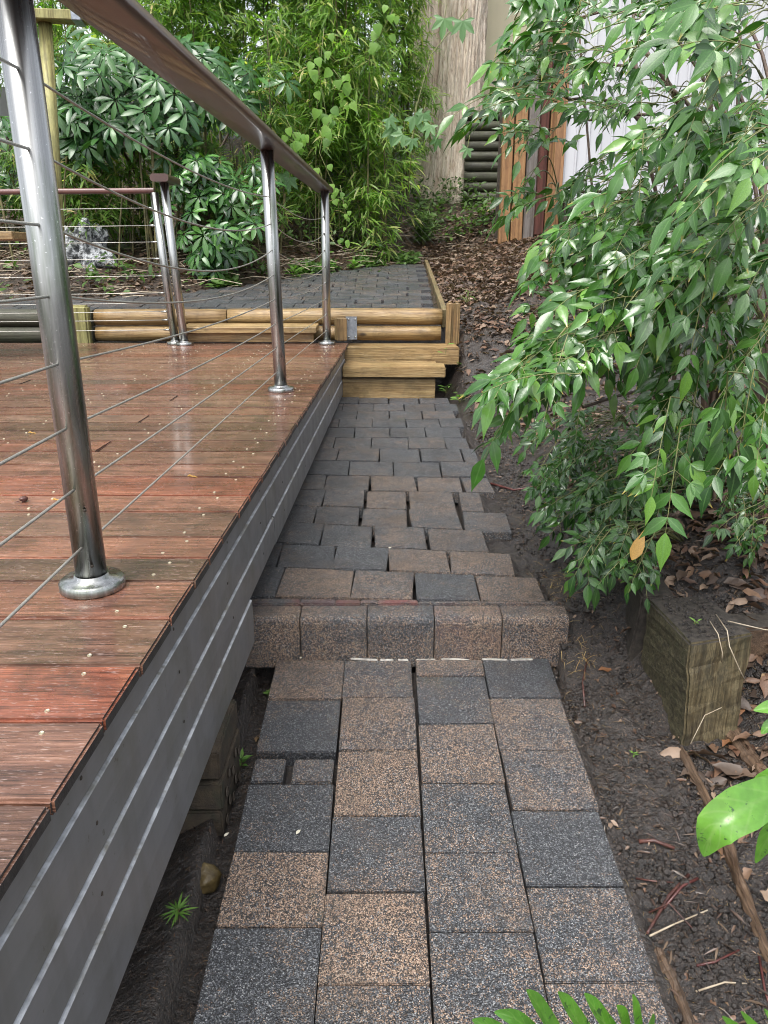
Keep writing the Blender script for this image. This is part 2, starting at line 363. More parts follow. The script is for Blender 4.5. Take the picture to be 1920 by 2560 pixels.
M['nandina_low'] = mat_leaf('dark_glossy_low_shrub_leaves', [(.014, .055, .010), (.03, .095, .015), (.05, .14, .022), (.012, .042, .010), (.08, .19, .03)], .25, .15, (.05, .11, .03), coat=.32, rib=(.14, .27, .07), tipc=(.5, .4, .05), bmp=.3)
M['vine'] = mat_leaf('light_green_vine_leaves', [(.13, .26, .04), (.22, .38, .07), (.08, .18, .035)], .45, .45, (.2, .34, .1))
M['lobed'] = mat_leaf('broad_lobed_leaves', [(.07, .17, .05), (.10, .22, .06)], .45, .3, (.12, .22, .1))
M['weed'] = mat_leaf('small_weed_leaves', [(.10, .22, .04), (.16, .3, .06), (.07, .16, .03)], .45, .3, (.12, .2, .08))
M['under_green'] = mat_leaf('undergrowth_leaves', [(.03, .07, .015), (.06, .12, .025), (.09, .17, .03), (.05, .10, .02)], .5, .25, (.1, .15, .06))
M['phil'] = mat_leaf('bright_philodendron_leaf', [(.09, .23, .028), (.13, .30, .04)], .3, .28, (.13, .25, .06), coat=.25, spot=((.04, .085, .03), 70, .60), bmp=.3, rib=(.22, .36, .10), veins=True)
M['stem'] = mat_simple('green_stem', (.09, .12, .035), (.2, .2, .07), 30, .5, .1)
M['cane'] = mat_simple('brown_shrub_cane', (.05, .032, .022), (.12, .08, .055), 40, .6, .4)
M['yellowleaf'] = mat_leaf('yellow_leaf', [(.45, .26, .07), (.5, .3, .1)], .45, .2, (.4, .25, .1))
def mat_bark():
    m = MB('flaking_pale_bark'); p = m.obj((1, 1, .16)); q = m.obj((1, 1, .3))
    f = m.noise(p, 26, 6, .72, 1.2); r = m.noise(q, 7, 4, .6, .8)
    col = m.ramp(f, [(.28, (.10, .07, .05)), (.37, (.4, .31, .24)), (.46, (.68, .58, .47)), (.6, (.8, .72, .61)), (.78, (.84, .77, .67))])
    col = m.mix(m.ramp(r, [(.55, 0), (.7, .45)]), col, (.40, .26, .16))
    ck = m.noise(m.obj((1, 1, .1)), 17, 5, .65, .8)
    ck = m.ramp(m.math('ABSOLUTE', m.math('SUBTRACT', ck, .5)), [(0, .5), (.03, 0)])
    col = m.mix(ck, col, (.24, .17, .12))
    return m.fin(col, .85, m.bump(m.math('ADD', f, m.math('MULTIPLY', m.noise(p, 90, 4), .3)), .9, .03))
M['bark'] = mat_bark()
def mat_cladding(name, c, rough=.45):
    m = MB(name); p = m.obj(rnd=False)
    col = m.ramp(m.noise(m.obj((1, 1, .15), rnd=False), 5, 4), [(.3, tuple(v * .82 for v in c)), (.7, c)])
    return m.fin(col, rough, m.bump(m.noise(p, 30, 2), .05, .002))
M['grey_wall'] = mat_cladding('pale_grey_wall_sheet', (.50, .51, .535))
M['beige_wall'] = mat_cladding('cream_green_stained_wall', (.5, .46, .33), .8)
M['conc'] = mat_cladding('grey_boundary_wall', (.23, .235, .25), .8)
M['chain'] = mat_simple('chain_link_wire', (.12, .12, .12), (.2, .2, .2), 50, .5, .1, metal=.6)

# ---------------------------------------------------------------- leaf templates: x = width, y = length (0..1), z = normal
def leaf_tpl(prof, fold=.25, droop=.12, wave=0):
    """prof: [(y, halfwidth)], three columns -> V (n,3), F quads"""
    V = []; F = []
    for i, (y, hw) in enumerate(prof):
        dz = -droop * y * y
        for s in (-1, 0, 1): V.append((s * hw, y, dz + abs(s) * hw * fold + wave * math.sin(i * 2.3) * abs(s) * .1))
    for i in range(len(prof) - 1):
        for c in (0, 1):
            a = i * 3 + c; F.append((a, a + 1, a + 4, a + 3))
    return np.array(V, dtype=np.float32), np.array(F, dtype=np.int32)
T_NAN = leaf_tpl([(0, .012), (.1, .095), (.28, .18), (.5, .165), (.74, .075), (.9, .024), (1.0, .002)], .34, .12)
T_NAN2 = leaf_tpl([(0, .012), (.12, .11), (.32, .19), (.55, .155), (.78, .06), (.92, .02), (1.0, .002)], .2, .3)
T_SCH = leaf_tpl([(0, .012), (.2, .08), (.5, .155), (.8, .12), (.95, .045), (1.0, .004)], .22, .28)
T_BAM = leaf_tpl([(0, .01), (.25, .065), (.6, .055), (1.0, .002)], .3, .25)
T_DEAD = leaf_tpl([(0, .02), (.25, .15), (.55, .18), (.8, .1), (1.0, .01)], .6, .3, .8)
T_HEART = leaf_tpl([(0, .05), (.02, .30), (.2, .46), (.45, .42), (.75, .22), (1.0, .004)], .12, .2)
T_WEED = leaf_tpl([(0, .03), (.3, .22), (.65, .2), (1.0, .01)], .2, .2)
T_GRASS = leaf_tpl([(0, .03), (.5, .035), (1.0, .002)], .3, .5)
def frame(ax, nm):
    ax = Vector(ax).normalized(); nm = Vector(nm); x = ax.cross(nm)
    if x.length < 1e-4: x = ax.cross(Vector((.3, .5, .8)))
    x.normalize(); z = x.cross(ax); return x, ax, z
def leaf_mat(pos, ax, nm, L, wsc=1.0):
    x, y, z = frame(ax, nm)
    return Matrix(((x.x * L * wsc, y.x * L, z.x * L, pos[0]), (x.y * L * wsc, y.y * L, z.y * L, pos[1]), (x.z * L * wsc, y.z * L, z.z * L, pos[2]), (0, 0, 0, 1)))
def leaves_mesh(name, tpl, mats, off=(0, 0, 0)):
    V, F = tpl; n = len(mats); A = np.array([np.array(m) for m in mats], dtype=np.float32)
    P = np.einsum('nij,vj->nvi', A[:, :3, :3], V) + A[:, None, :3, 3] - np.array(off, dtype=np.float32)
    FF = F[None] + (np.arange(n) * len(V))[:, None, None]
    me = from_np(name, P.reshape(-1, 3), FF.reshape(-1, F.shape[1]), True)
    add_attr(me, V, n, NR.rand(n)); return me
def add_attr(me, V, n, rnd):
    w_ = np.abs(V[:, 0]); hw = {}
    for x, y, z in V: hw[round(float(y), 4)] = max(hw.get(round(float(y), 4), 0), abs(x))
    rib = np.array([1 - abs(v[0]) / max(hw[round(float(v[1]), 4)], 1e-6) for v in V], dtype=np.float32)
    A = np.zeros((n, len(V), 3), dtype=np.float32); A[:, :, 0] = np.asarray(rnd)[:, None]; A[:, :, 1] = rib[None]; A[:, :, 2] = V[None, :, 1]
    at_ = me.attributes.new('leaf', 'FLOAT_VECTOR', 'POINT'); at_.data.foreach_set('vector', A.reshape(-1))
def leaf_objects(name, tpl_me, mats, parent):
    pa = ABS[parent.name]
    for m in mats:
        o = bpy.data.objects.new(name, tpl_me); sc.collection.objects.link(o); o.parent = parent
        mm = m.copy(); mm.translation = mm.translation - pa; o.matrix_local = mm
def tpl_mesh(name, tpl, mat):
    me = from_np(name, tpl[0], tpl[1], True); add_attr(me, tpl[0], 1, [0.0]); me.materials.append(mat); return me

# ================================================================= GROUND
LOW = lambda Y: -.73 + .07 * Y
UP = lambda Y: -.43 + .03 * (Y - 2.2)
TER = lambda Y: .2 + .09 * (Y - 6.15)
YB = lambda X: interp(X, [(-6, 6.5), (-3, 6.75), (-1.9, 7.05), (-1.15, 8.1), (-.5, 9.1), (.5, 9.9), (.8, 10.2), (4, 10.2)])
def sstep(a, b, v):
    t = min(max((v - a) / (b - a), 0), 1); return t * t * (3 - 2 * t)
def ground_z(X, Y, fine=True):
    # path strip profile
    if Y < 2.1: z = LOW(Y) - .03
    else: z = UP(Y) - .035
    zc = z
    if 1.95 < Y < 2.35:           # mud ramps up beside the kerb; under it stays low
        zc = lerp(LOW(1.95) - .03, UP(2.35) - .035, sstep(1.98, 2.3, Y) if X > .55 else sstep(2.2, 2.26, Y))
    if Y > 4.7:
        under = UP(4.7) - .05
        right = interp(Y, [(4.7, UP(4.7) - .02), (5.2, -.32), (5.5, -.24), (5.75, -.11), (6.0, .02), (6.5, .18), (7.5, TER(7.5) - .02), (30, TER(7.5) + .09 * 22.5)])
        left = under if Y < 6.2 else TER(Y) - .035
        zc = lerp(left, right, sstep(.42, .62, X) if Y < 6.4 else sstep(.45, .55, X))
    z = zc
    yb = YB(X)
    if Y > yb:
        d = Y - yb; z += (.30 if X > -.6 else .24) * (math.sqrt(d * d + .04) - .2) if d < 6 else 1.8 * .85 + .05 * (d - 6)
    if X > .55:
        if Y < 1.85: bank = .10 * (X - .55) + (.45 * (X - .95) if X > .95 else 0) * sstep(.6, 1.4, Y)
        else: bank = .22 * (X - .55) + .10 * sstep(.74, .84, X) * (1 - sstep(3.0, 4.5, Y)) * sstep(1.85, 2.1, Y)
        if X > 2.2: bank = bank - .1 * (X - 2.2)
        z += bank
    if X < -.36 and Y < 5.9: z -= (.03 if Y > 2.12 else 0) + .06 * (1 - sstep(-.62, -.37, X))
    if fine:
        eL = -.316 + .035 * noise.noise((Y * 7, 1, 2)) + .015 * noise.noise((Y * 25, 4, 2)) if Y < 2.12 else -.36
        eR = (.506 if Y < 2.2 else interp(Y, [(2.2, .52), (2.44, .515), (2.50, .452), (2.68, .445), (2.72, .385), (2.88, .38), (2.94, .49), (3.12, .49), (3.18, .425), (3.34, .43), (3.4, .48), (5.3, .48)])) + .010 * noise.noise((Y * 9, 7, 1)) + .006 * noise.noise((Y * 30, 7, 3))
        pathy = (eL < X < eR and Y < 5.3) or (X < .42 and 6.1 < Y < yb - .1) or (-.4 < X < .3 and Y < 6.2)
        if not pathy:
            k = min(1, min(abs(X - eR), abs(X + .38)) * 8) if Y < 6 else 1
            if Y < 2.12 and eL - .3 < X <= eL: z += .036 * min(1, (X - eL + .3) / .2)
            if Y < 5.3 and eR <= X < eR + .03: z += .027 * (1 - (X - eR) / .03 * .6)
            z += k * (noise.noise((X * 3, Y * 3, 1)) * .03 + noise.noise((X * 9, Y * 9, 5)) * .014 + noise.noise((X * 28, Y * 28, 9)) * .006)
            if X > .5: z += k * (noise.noise((X * 55, Y * 55, 3)) * .012 + abs(noise.noise((X * 16, Y * 16, 7))) * .018)
        else: z -= .034
    return z
def grid_axis(segs):
    out = []
    for a, b, st in segs:
        n = max(1, int(round((b - a) / st))); out += [a + (b - a) * i / n for i in range(n)]
    return out + [segs[-1][1]]
xs = grid_axis([(-90, -20, 10), (-20, -6, 1.5), (-6, -1, .2), (-1, -.5, .05), (-.5, -.26, .012), (-.26, .44, .07), (.44, .48, .01), (.48, 1.15, .0095), (1.15, 1.4, .02), (1.4, 3, .06), (3, 8, .4), (8, 20, 2), (20, 90, 10)])
ys = grid_axis([(-60, -10, 10), (-10, 0, 1), (0, .7, .1), (.7, 2.6, .0105), (2.6, 4, .02), (4, 6.5, .03), (6.5, 12.5, .07), (12.5, 20, .5), (20, 120, 10)])
gv = [(x, y, ground_z(x, y)) for y in ys for x in xs]
nx = len(xs); gf = [(j * nx + i, j * nx + i + 1, (j + 1) * nx + i + 1, (j + 1) * nx + i) for j in range(len(ys) - 1) for i in range(nx - 1)]
tag(mesh_obj('ground', from_np('ground', gv, gf, True), M['mud']), kind='structure')

# ================================================================= PAVERS
def bed(name, pts, mat):
    me = bpy.data.meshes.new(name); me.from_pydata(pts, [], [tuple(range(len(pts)))]); me.update()
    return tag(mesh_obj(name, me, mat), kind='structure')
def slab(name, x0, x1, y0, y1, zf, parent, col, th=.05, bev=.0035, tilt=0, gap=.0016, seed=0):
    sx, sy = (x1 - x0) - 2 * gap, (y1 - y0) - 2 * gap
    me = box_me(round(sx, 3), round(sy, 3), th, bev, 2, 0, .0012, seed % 5)
    xc, yc = (x0 + x1) / 2, (y0 + y1) / 2
    s = math.atan((zf(yc + .05) - zf(yc - .05)) / .1)
    return mesh_obj(name, me, M['paver'], parent, (xc, yc, zf(yc) - th / 2 + R.uniform(-.002, .002) + tilt), (s + R.uniform(-.006, .006), R.uniform(-.006, .006), R.uniform(-.006, .006)), (*col, 1))
def slabq(name, quad, zf, parent, col, th=.055, bev=.003, tilt=0, yaw=0):
    cx_ = sum(q[0] for q in quad) / 4; cy_ = sum(q[1] for q in quad) / 4
    bm = bmesh.new(); lo_ = [bm.verts.new((x - cx_, y - cy_, -th)) for x, y in quad]; hi_ = [bm.verts.new((x - cx_, y - cy_, 0)) for x, y in quad]
    for i in range(4): bm.faces.new((lo_[i], lo_[(i + 1) % 4], hi_[(i + 1) % 4], hi_[i]))
    bm.faces.new(hi_); bm.faces.new(lo_[::-1]); bmesh.ops.recalc_face_normals(bm, faces=bm.faces)
    bmesh.ops.bevel(bm, geom=bm.edges[:], offset=bev, segments=2, affect='EDGES', clamp_overlap=True)
    for v_ in bm.verts: v_.co += Vector(noise.noise_vector((v_.co + Vector((cx_, cy_, 0))) * 30)) * .0012
    me = bpy.data.meshes.new(name); bm.to_mesh(me); bm.free()
    s_ = math.atan((zf(cy_ + .05) - zf(cy_ - .05)) / .1)
    return mesh_obj(name, me, M['paver'], parent, (cx_, cy_, zf(cy_) + tilt), (s_ + R.uniform(-.010, .010), R.uniform(-.012, .012), yaw), (*col, 1))
lower = bed('lower_path', [(-.3, -.6, LOW(-.6) - .048), (.49, -.6, LOW(-.6) - .048), (.49, 2.15, LOW(2.15) - .048), (-.3, 2.15, LOW(2.15) - .048)], M['mud'])
cols = [
 (-.336, -.124, [2.150, 1.946, 1.720], [.62, .05]),
 (-.336, -.124, [1.604, 1.388, 1.198, .985, .772, .56, .35, .14], [.06, .85, .12, .5, .2, .5, .3]),
 (-.121, .086, [2.150, 1.957, 1.725, 1.494, 1.282, 1.077, .866, .655, .445, .235, .03], [.36, .62, .82, .18, .84, .4, .6, .3, .5, .5]),
 (.089, .296, [2.150, 2.062, 1.836, 1.605, 1.386, 1.189, .978, .767, .556, .345, .14], [.6, .12, .66, .3, .42, .36, .5, .4, .5, .5]),
 (.299, .506, [2.160, 1.953, 1.725, 1.511, 1.297, 1.082, .871, .66, .45, .24, .03], [.02, .55, .46, -.05, .32, .5, .4, .5, .5, .5]),
]
k = 0
for x0, x1, yy, tt in cols:
    for i, t in enumerate(tt):
        k += 1; dx = R.uniform(-.002, .002) + (.010 * (yy[i] - 1.1) if x0 > .08 else 0)
        slab('paver', x0 + dx - .0012, x1 + dx + .0012, yy[i + 1], yy[i], LOW, lower, (t, .8 if t < .1 else .2 if t > .5 else .4, 0), seed=k, gap=.0008 + R.random() * .0008, bev=.0022)
for x0, x1 in ((-.338, -.252), (-.236, -.127)): slab('paver', x0, x1, 1.612, 1.705, LOW, lower, (.2, .3, 0), tilt=-.006, seed=x0 > 0, gap=.003)
# kerb step
kerb = tag(link(bpy.data.objects.new('kerb_step', None), None, (.15, 2.2, -.5)), kind='structure')
def kerb_me(L, seed):
    bm = bmesh.new(); prof = [(-.10, 0), (.0, .0), (.0, .118), (.004, .135), (.014, .145), (.03, .148), (.10, .15), (.10, 0)]
    prof = [(0, -.03), (0, .120), (.003, .132), (.010, .1395), (.021, .1430), (.082, .1445), (.082, -.03)]
    a = [bm.verts.new((-L / 2, y, z)) for y, z in prof]; b = [bm.verts.new((L / 2, y, z)) for y, z in prof]
    n = len(prof)
    for i in range(n): bm.faces.new((a[i], a[(i + 1) % n], b[(i + 1) % n], b[i]))
    bm.faces.new(a[::-1]); bm.faces.new(b); bmesh.ops.recalc_face_normals(bm, faces=bm.faces)
    bmesh.ops.bevel(bm, geom=[e for e in bm.edges if abs(e.verts[0].co.x - e.verts[1].co.x) < 1e-5], offset=.0022, segments=2, affect='EDGES')
    me = bpy.data.meshes.new('kerb'); bm.to_mesh(me); bm.free(); return me
kx = [-.44, -.262, -.053, .157, .368, .577]
for i in range(5):
    o = mesh_obj('kerb_block', kerb_me(kx[i + 1] - kx[i] - .003, i), M['paver'], kerb, ((kx[i] + kx[i + 1]) / 2, 2.156, -.579 + R.uniform(-.002, .002)), (0, 0, R.uniform(-.006, .006)), ((.7, .5, .45, .72, .66)[i], (.1, .2, .45, .0, .1)[i], (.0, 0, 0, .1, 0)[i], 1))
for xa, xb in ((-.105, -.02), (-.012, .03), (.045, .078), (.10, .16), (.18, .27), (.31, .39), (.40, .47)):
    box('mortar_line', (xb - xa, .010, .006), ((xa + xb) / 2, 2.151, LOW(2.152) - .002 + R.uniform(-.001, .001)), M['mortar'], kerb, (R.uniform(-.1, .1), 0, R.uniform(-.06, .06)), .002, 1, cuts=7, jit=.004, seed=int(xb * 50))
# upper path
upper = bed('upper_path', [(-.42, 2.16, UP(2.16) - .075), (.46, 2.16, UP(2.16) - .075), (.42, 5.45, UP(5.45) - .075), (-.42, 5.45, UP(5.45) - .075)], M['mud'])
# thin filler pieces right behind the kerb
fx = [-.43, -.27, -.155, -.075, -.02, .11]
for i in range(5): slab('paver', fx[i], fx[i + 1], 2.238, 2.268 + .01 * (4 - i) / 4, UP, upper, (.25, .3, (.55, .25, .6, .15, .7)[i]), tilt=.0, seed=i, gap=.001)
slab('paver', .11, .56, 2.238, 2.262, UP, upper, (.35, .3, .15), tilt=0, seed=3, gap=.001)
rows = [2.272, 2.481, 2.687, 2.911, 3.128, 3.37, 3.595, 3.84, 4.089, 4.33, 4.57, 4.79, 5.02, 5.24, 5.44]
joints = [
 [(-.44, -.354), (-.351, -.109), (-.105, .097), (.107, .31), (.316, .521)],
 [(-.44, -.386), (-.383, -.183), (-.180, .013), (.018, .230), (.240, .458)],
 [(-.44, -.245), (-.242, -.049), (-.036, .160), (.175, .388)],
 [(-.44, -.29), (-.286, -.106), (-.090, .094), (.109, .31), (.329, .51)],
 [(-.44, -.27), (-.266, -.09), (-.076, .098), (.114, .309), (.336, .43)],
 [(-.44, -.28), (-.277, -.072), (-.060, .148), (.160, .362), (.374, .503)],
 [(-.40, -.177), (-.173, .044), (.050, .28), (.287, .499)],
 [(-.42, -.247), (-.243, -.028), (-.022, .188), (.197, .41), (.42, .49)],
]
tans = [[.1, .68, .5, -.1, .62], [.0, .05, -.05, .66, .6], [.0, .1, .3, .4], [.15, .1, .38, .3, .25], [.1, .2, .5, .45, .4], [.2, .3, .5, .42, .3], [.2, .3, .2, .2], [.3, .35, .2, .2, .2]]
shear = [.045, .10, .12, .13, .10, .05, .04, .03, .02, .01, 0]
off = .08
for r in range(len(rows) - 1):
    if r < len(joints): js = joints[r]; tt = tans[r]
    else:
        off = (off + .103) % .206; js = []; x = -.46 + off
        xr = interp(rows[r], [(3.7, .47), (5.3, .50)])
        js.append((-.44, x - .003))
        while x < xr - .06:
            g = R.choice([.002, .004, .009, .006]); nxt = min(x + .203, xr + R.uniform(-.02, .03)); js.append((x, nxt)); x = nxt + g
        js = [j for j in js if j[1] - j[0] > .03]; tt = [R.choice([.0, .1, .2, .3, .25, .4]) for _ in js]
    for (a, b), t in zip(js, tt):
        k0 = shear[min(r, len(shear) - 1)]; k1 = shear[min(r + 1, len(shear) - 1)]; g_ = .0015
        f0 = lambda x: rows[r] - k0 * (x - .08) + g_; f1 = lambda x: rows[r + 1] - k1 * (x - .08) - g_
        sk = -.05 if r < 6 else -.02; dx_ = sk * (rows[r + 1] - rows[r]) / 2 * R.uniform(-.6, 1.2)
        slabq('paver', [(a + dx_, f0(a)), (b + dx_, f0(b)), (b - dx_, f1(b)), (a - dx_, f1(a))], UP, upper, (t - (.12 if r > 5 else .0), .5 if t < .15 else .35, 0), tilt=R.uniform(-.004, .004) if r > 0 else 0, yaw=R.uniform(-.008, .008))
# terrace
ter = bed('terrace', [(-6, 6.22, TER(6.22) - .05), (.44, 6.22, TER(6.22) - .05), (.5, 9.9, TER(9.9) - .05), (-.5, 9.15, TER(9.15) - .05), (-1.15, 8.15, TER(8.15) - .05), (-1.9, 7.1, TER(7.1) - .05), (-6, 6.6, TER(6.6) - .05)], M['mud'])
y = 6.235; r = 0
while y < 9.85:
    x = .42 + .02 * (y - 6.2) - (r % 2) * .10 - R.uniform(0, .02); r += 1
    first = True
    while x > -4.2:
        wd = .203; xc = x - wd / 2
        if y + .1 < YB(xc) + .05:
            t = R.choice([.0, .05, .15, .3, .2])
            slab('paver', x - wd, x, y, y + .2, TER, ter, (t, .6, 0), seed=r, gap=.0006, bev=.002)
        g = R.choice([.003, .003, .006, .022 if x > -.6 else .004]); x -= wd + g
    y += .205

# ================================================================= DECK
deck = tag(link(bpy.data.objects.new('timber_deck', None), None, (-2.2, 3, 0)), kind='structure')
EX = lambda Y: -.425 + .027 * Y
yb_ = .46; edges = [.46, .617, .773, .945, 1.102, 1.272, 1.44, 1.566, 1.698, 1.887, 2.028, 2.214, 2.359, 2.528]
while edges[-1] < 5.78: edges.append(edges[-1] + .158)
edges[-1] = 5.90
dcol = {0: (.0, .4, 0), 1: (.1, .75, 0), 2: (.15, .2, .1), 3: (.72, .05, .05), 4: (.05, .15, .0), 5: (.3, .0, .15), 6: (.0, .65, .1), 7: (.35, .1, .25), 8: (.1, .3, .15), 9: (.35, .05, .2), 10: (.6, .05, .1), 11: (.25, .1, .1)}
scr = None
screw_me = None
def screw():
    global screw_me
    if screw_me is None:
        bm = bmesh.new(); bmesh.ops.create_cone(bm, segments=12, radius1=.0042, radius2=.0036, depth=.0016, cap_ends=True)
        bmesh.ops.inset_region(bm, faces=[f for f in bm.faces if f.normal.z > .9 and len(f.verts) == 12], thickness=.0018, depth=-.0012)
        screw_me = bpy.data.meshes.new('screw'); bm.to_mesh(screw_me); bm.free(); screw_me.materials.append(M['screw'])
    return screw_me
joist_x = [-.52, -.97, -1.42, -1.87, -2.32]
for i in range(len(edges) - 1):
    y0, y1 = edges[i] + .0024, edges[i + 1] - .0028; yc = (y0 + y1) / 2
    ex = EX(yc) + R.uniform(-.0018, .0018); split = None
    c = dcol.get(i, (R.random() ** 2 * .6, R.choice([0, .05, .1, .3, .6]), R.random() * .25))
    segs = [(-5.2, ex)]
    if i % 3 == 1:
        s = R.choice([-1.42, -1.87, -.97]) if i > 3 else -1.87; segs = [(-5.2, s - .002), (s + .002, ex)]
    for j, (a, b) in enumerate(segs):
        me = box_me(b - a, y1 - y0, .024, .004, 2)
        if len(me.materials) == 0:
            if b > -1.0:
                for v_ in me.vertices:
                    if v_.co.x > 0: v_.co.x += .027 * v_.co.y
            me.materials.append(M['deck']); me.materials.append(M['endgrain'])
            for p_ in me.polygons:
                if p_.normal.x > .3: p_.material_index = 1
        if i > 12: c = (R.random() ** 2 * .5, R.choice([0, .05, .1, .3, .55]), R.random() * .2)
        bd = mesh_obj('deck_board', me, M['deck'], deck, ((a + b) / 2, yc, -.012 + R.uniform(-.0012, .0006)), (R.uniform(-.004, .004), 0, 0), (*c, 1))
        for jx in joist_x:
            if a + .01 < jx < b - .005:
                for sy in (y0 + .028, y1 - .028):
                    if jx < -1.5 and yc < 3: continue
                    sx = jx + .02 * yc + R.uniform(-.012, .012) + (.03 if sy > yc else 0)
                    if sx > ex - .02: continue
                    mesh_obj('screw', screw(), None, bd, (sx, sy + R.uniform(-.006, .006), .0006), (0, 0, R.random() * 3))
# structure under the boards
for jx in (-.97, -1.42, -1.87, -2.32, -3, -4): box('joist', (.045, 5.3, .11), (jx, 3.2, -.0815), M['under'], deck)
box('bearer', (4.6, .07, .12), (-2.8, 1.5, -.2), M['under'], deck); box('bearer', (4.6, .07, .12), (-2.8, 4.6, -.2), M['under'], deck)
# fascia boards, chamfered top lip
def fascia(y0, y1, z0, z1, out, col=(0, 0, 0, 1)):
    prof = [(-.019, z0), (0, z0), (.001, (z0 + z1) / 2), (0, z1 - .003), (-.0015, z1 - .0012), (-.006, z1), (-.019, z1)]
    V = []; n = len(prof); ycs = [y0 + (y1 - y0) * i / 12 for i in range(13)]
    for yv in ycs:
        wob = .002 * noise.noise((yv * 2, z0 * 9, 0))
        for px, pz in prof: V.append((EX(yv) - .022 + out + px + wob, yv - 3, pz + wob))
    V = [Vector(v) - Vector((-2.2, 0, 0)) for v in V]
    F = [(i * n + j, i * n + (j + 1) % n, (i + 1) * n + (j + 1) % n, (i + 1) * n + j) for i in range(12) for j in range(n)]
    bm = bmesh.new(); vs = [bm.verts.new(v) for v in V]
    for f in F: bm.faces.new([vs[q] for q in f])
    bm.faces.new(vs[:n][::-1]); bm.faces.new(vs[-n:]); bmesh.ops.recalc_face_normals(bm, faces=bm.faces)
    me = bpy.data.meshes.new('fascia_board'); bm.to_mesh(me); bm.free()
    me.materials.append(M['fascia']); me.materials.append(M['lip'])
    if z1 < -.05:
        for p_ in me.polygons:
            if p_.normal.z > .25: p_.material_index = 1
    return mesh_obj('fascia_board', me, M['fascia'], deck, (-2.2, 3, 0), None, col)
fascia(.2, 5.86, -.094, -.0262, 0)
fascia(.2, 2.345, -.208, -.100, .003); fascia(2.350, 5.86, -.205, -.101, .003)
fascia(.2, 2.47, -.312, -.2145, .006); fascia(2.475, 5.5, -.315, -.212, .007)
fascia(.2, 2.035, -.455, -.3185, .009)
for yy_ in (.9, 1.35, 1.8, 2.25, 2.7, 3.3, 3.9, 4.5, 5.1):
    for zz_ in (-.06, -.155, -.262):
        hh = lathe('nail_head', [(0, .0012), (.003, .001), (.0036, 0)], 8, M['under'], deck, (EX(yy_) - .0215 + (.0 if zz_ > -.1 else .003 if zz_ > -.2 else .006) + .001, yy_ + R.uniform(-.02, .02), zz_)); hh.rotation_euler = (0, rad(90), 0)
box('rim_joist', (.04, 5.4, .17), (-.49, 3.1, -.115), M['under'], deck, (0, 0, -.027))

# ================================================================= BALUSTRADES
PX = [(-.581, 1.41), (-.501, 3.735), (-.423, 5.80)]
bal = thing('balustrade', 'stainless steel post and wire balustrade with sloping brown handrail along the deck edge', 'railing', (-.5, 3.5, 0))
def flange(parent, x, y, r=.062):
    return lathe('base_flange', [(0.0, .0), (r, .0), (r + .001, .002), (r + .001, .016), (r - .004, .0205), (.034, .024), (.033, .03), (.0305, .03)], 40, M['steel'], parent, (x, y, .001))
def post(parent, x, y, h, tilt=(0, 0)):
    p = tube('post', [(x, y, .006), (x + tilt[0] * .5, y + tilt[1] * .5, h / 2), (x + tilt[0], y + tilt[1], h)], .030, M['steel'], parent, 40, world=(x, y, 0))
    flange(p, x, y); return p
tops = []
for (x, y), tl in zip(PX, ((-.006, 0), (-.018, 0), (.01, 0))):
    h = 1.083 if y < 2 else 1.078 if y < 5 else 1.056
    p = post(bal, x, y, h, tl); tops.append((x + tl[0], y, h))
    lathe('mounting_plate', [(0, 0), (.045, 0), (.045, .004), (0, .004)], 24, M['rail'], p, (x + tl[0], y, h - .003))
    for zz in [.056, .17]:
        mm = lathe('wire_hole', [(0, 0), (.0025, 0), (.0034, .0012), (.003, .002), (0, .002)], 10, M['under'], p, (x + .0135, y - .0258, zz))
        mm.rotation_euler = (rad(90), 0, rad(28))
# handrail: flattened rounded section extruded along the posts
def rail(name, a, b, wd, ht, mat, parent):
    prof = []; r = ht * .42
    for cx, cz, a0 in ((wd / 2 - r, ht - r, 0), (-wd / 2 + r, ht - r, 90), (-wd / 2 + r, r, 180), (wd / 2 - r, r, 270)):
        for q in range(5): t = rad(a0 + q * 22.5); prof.append((cx + r * math.cos(t), cz + r * math.sin(t)))
    a = Vector(a); b = Vector(b); d = (b - a).normalized(); s = Vector((d.y, -d.x, 0)).normalized(); u = s.cross(d)
    wv = (a + b) / 2; V = []
    N = 14
    for i in range(N + 1):
        c = a.lerp(b, i / N) - wv
        for px, pz in prof: V.append(c + s * px + u * pz)
    n = len(prof); bm = bmesh.new(); vs = [bm.verts.new(v) for v in V]
    for i in range(N):
        for j in range(n): bm.faces.new((vs[i * n + j], vs[i * n + (j + 1) % n], vs[(i + 1) * n + (j + 1) % n], vs[(i + 1) * n + j])).smooth = True
    bm.faces.new(vs[:n][::-1]); bm.faces.new(vs[-n:]); bmesh.ops.recalc_face_normals(bm, faces=bm.faces)
    for e in bm.edges:
        if any(len(f.verts) > 4 for f in e.link_faces): e.smooth = False
    me = bpy.data.meshes.new(name); bm.to_mesh(me); bm.free()
    return mesh_obj(name, me, mat, parent, wv)
rail('handrail', (-.598, .4, 1.09), (-.4285, 6.0, 1.052), .128, .038, M['rail'], bal)
def sag(a, b, s, n=20):
    a, b = Vector(a), Vector(b); return [a.lerp(b, t) - Vector((0, 0, s * 4 * t * (1 - t))) for t in [i / n for i in range(n + 1)]]
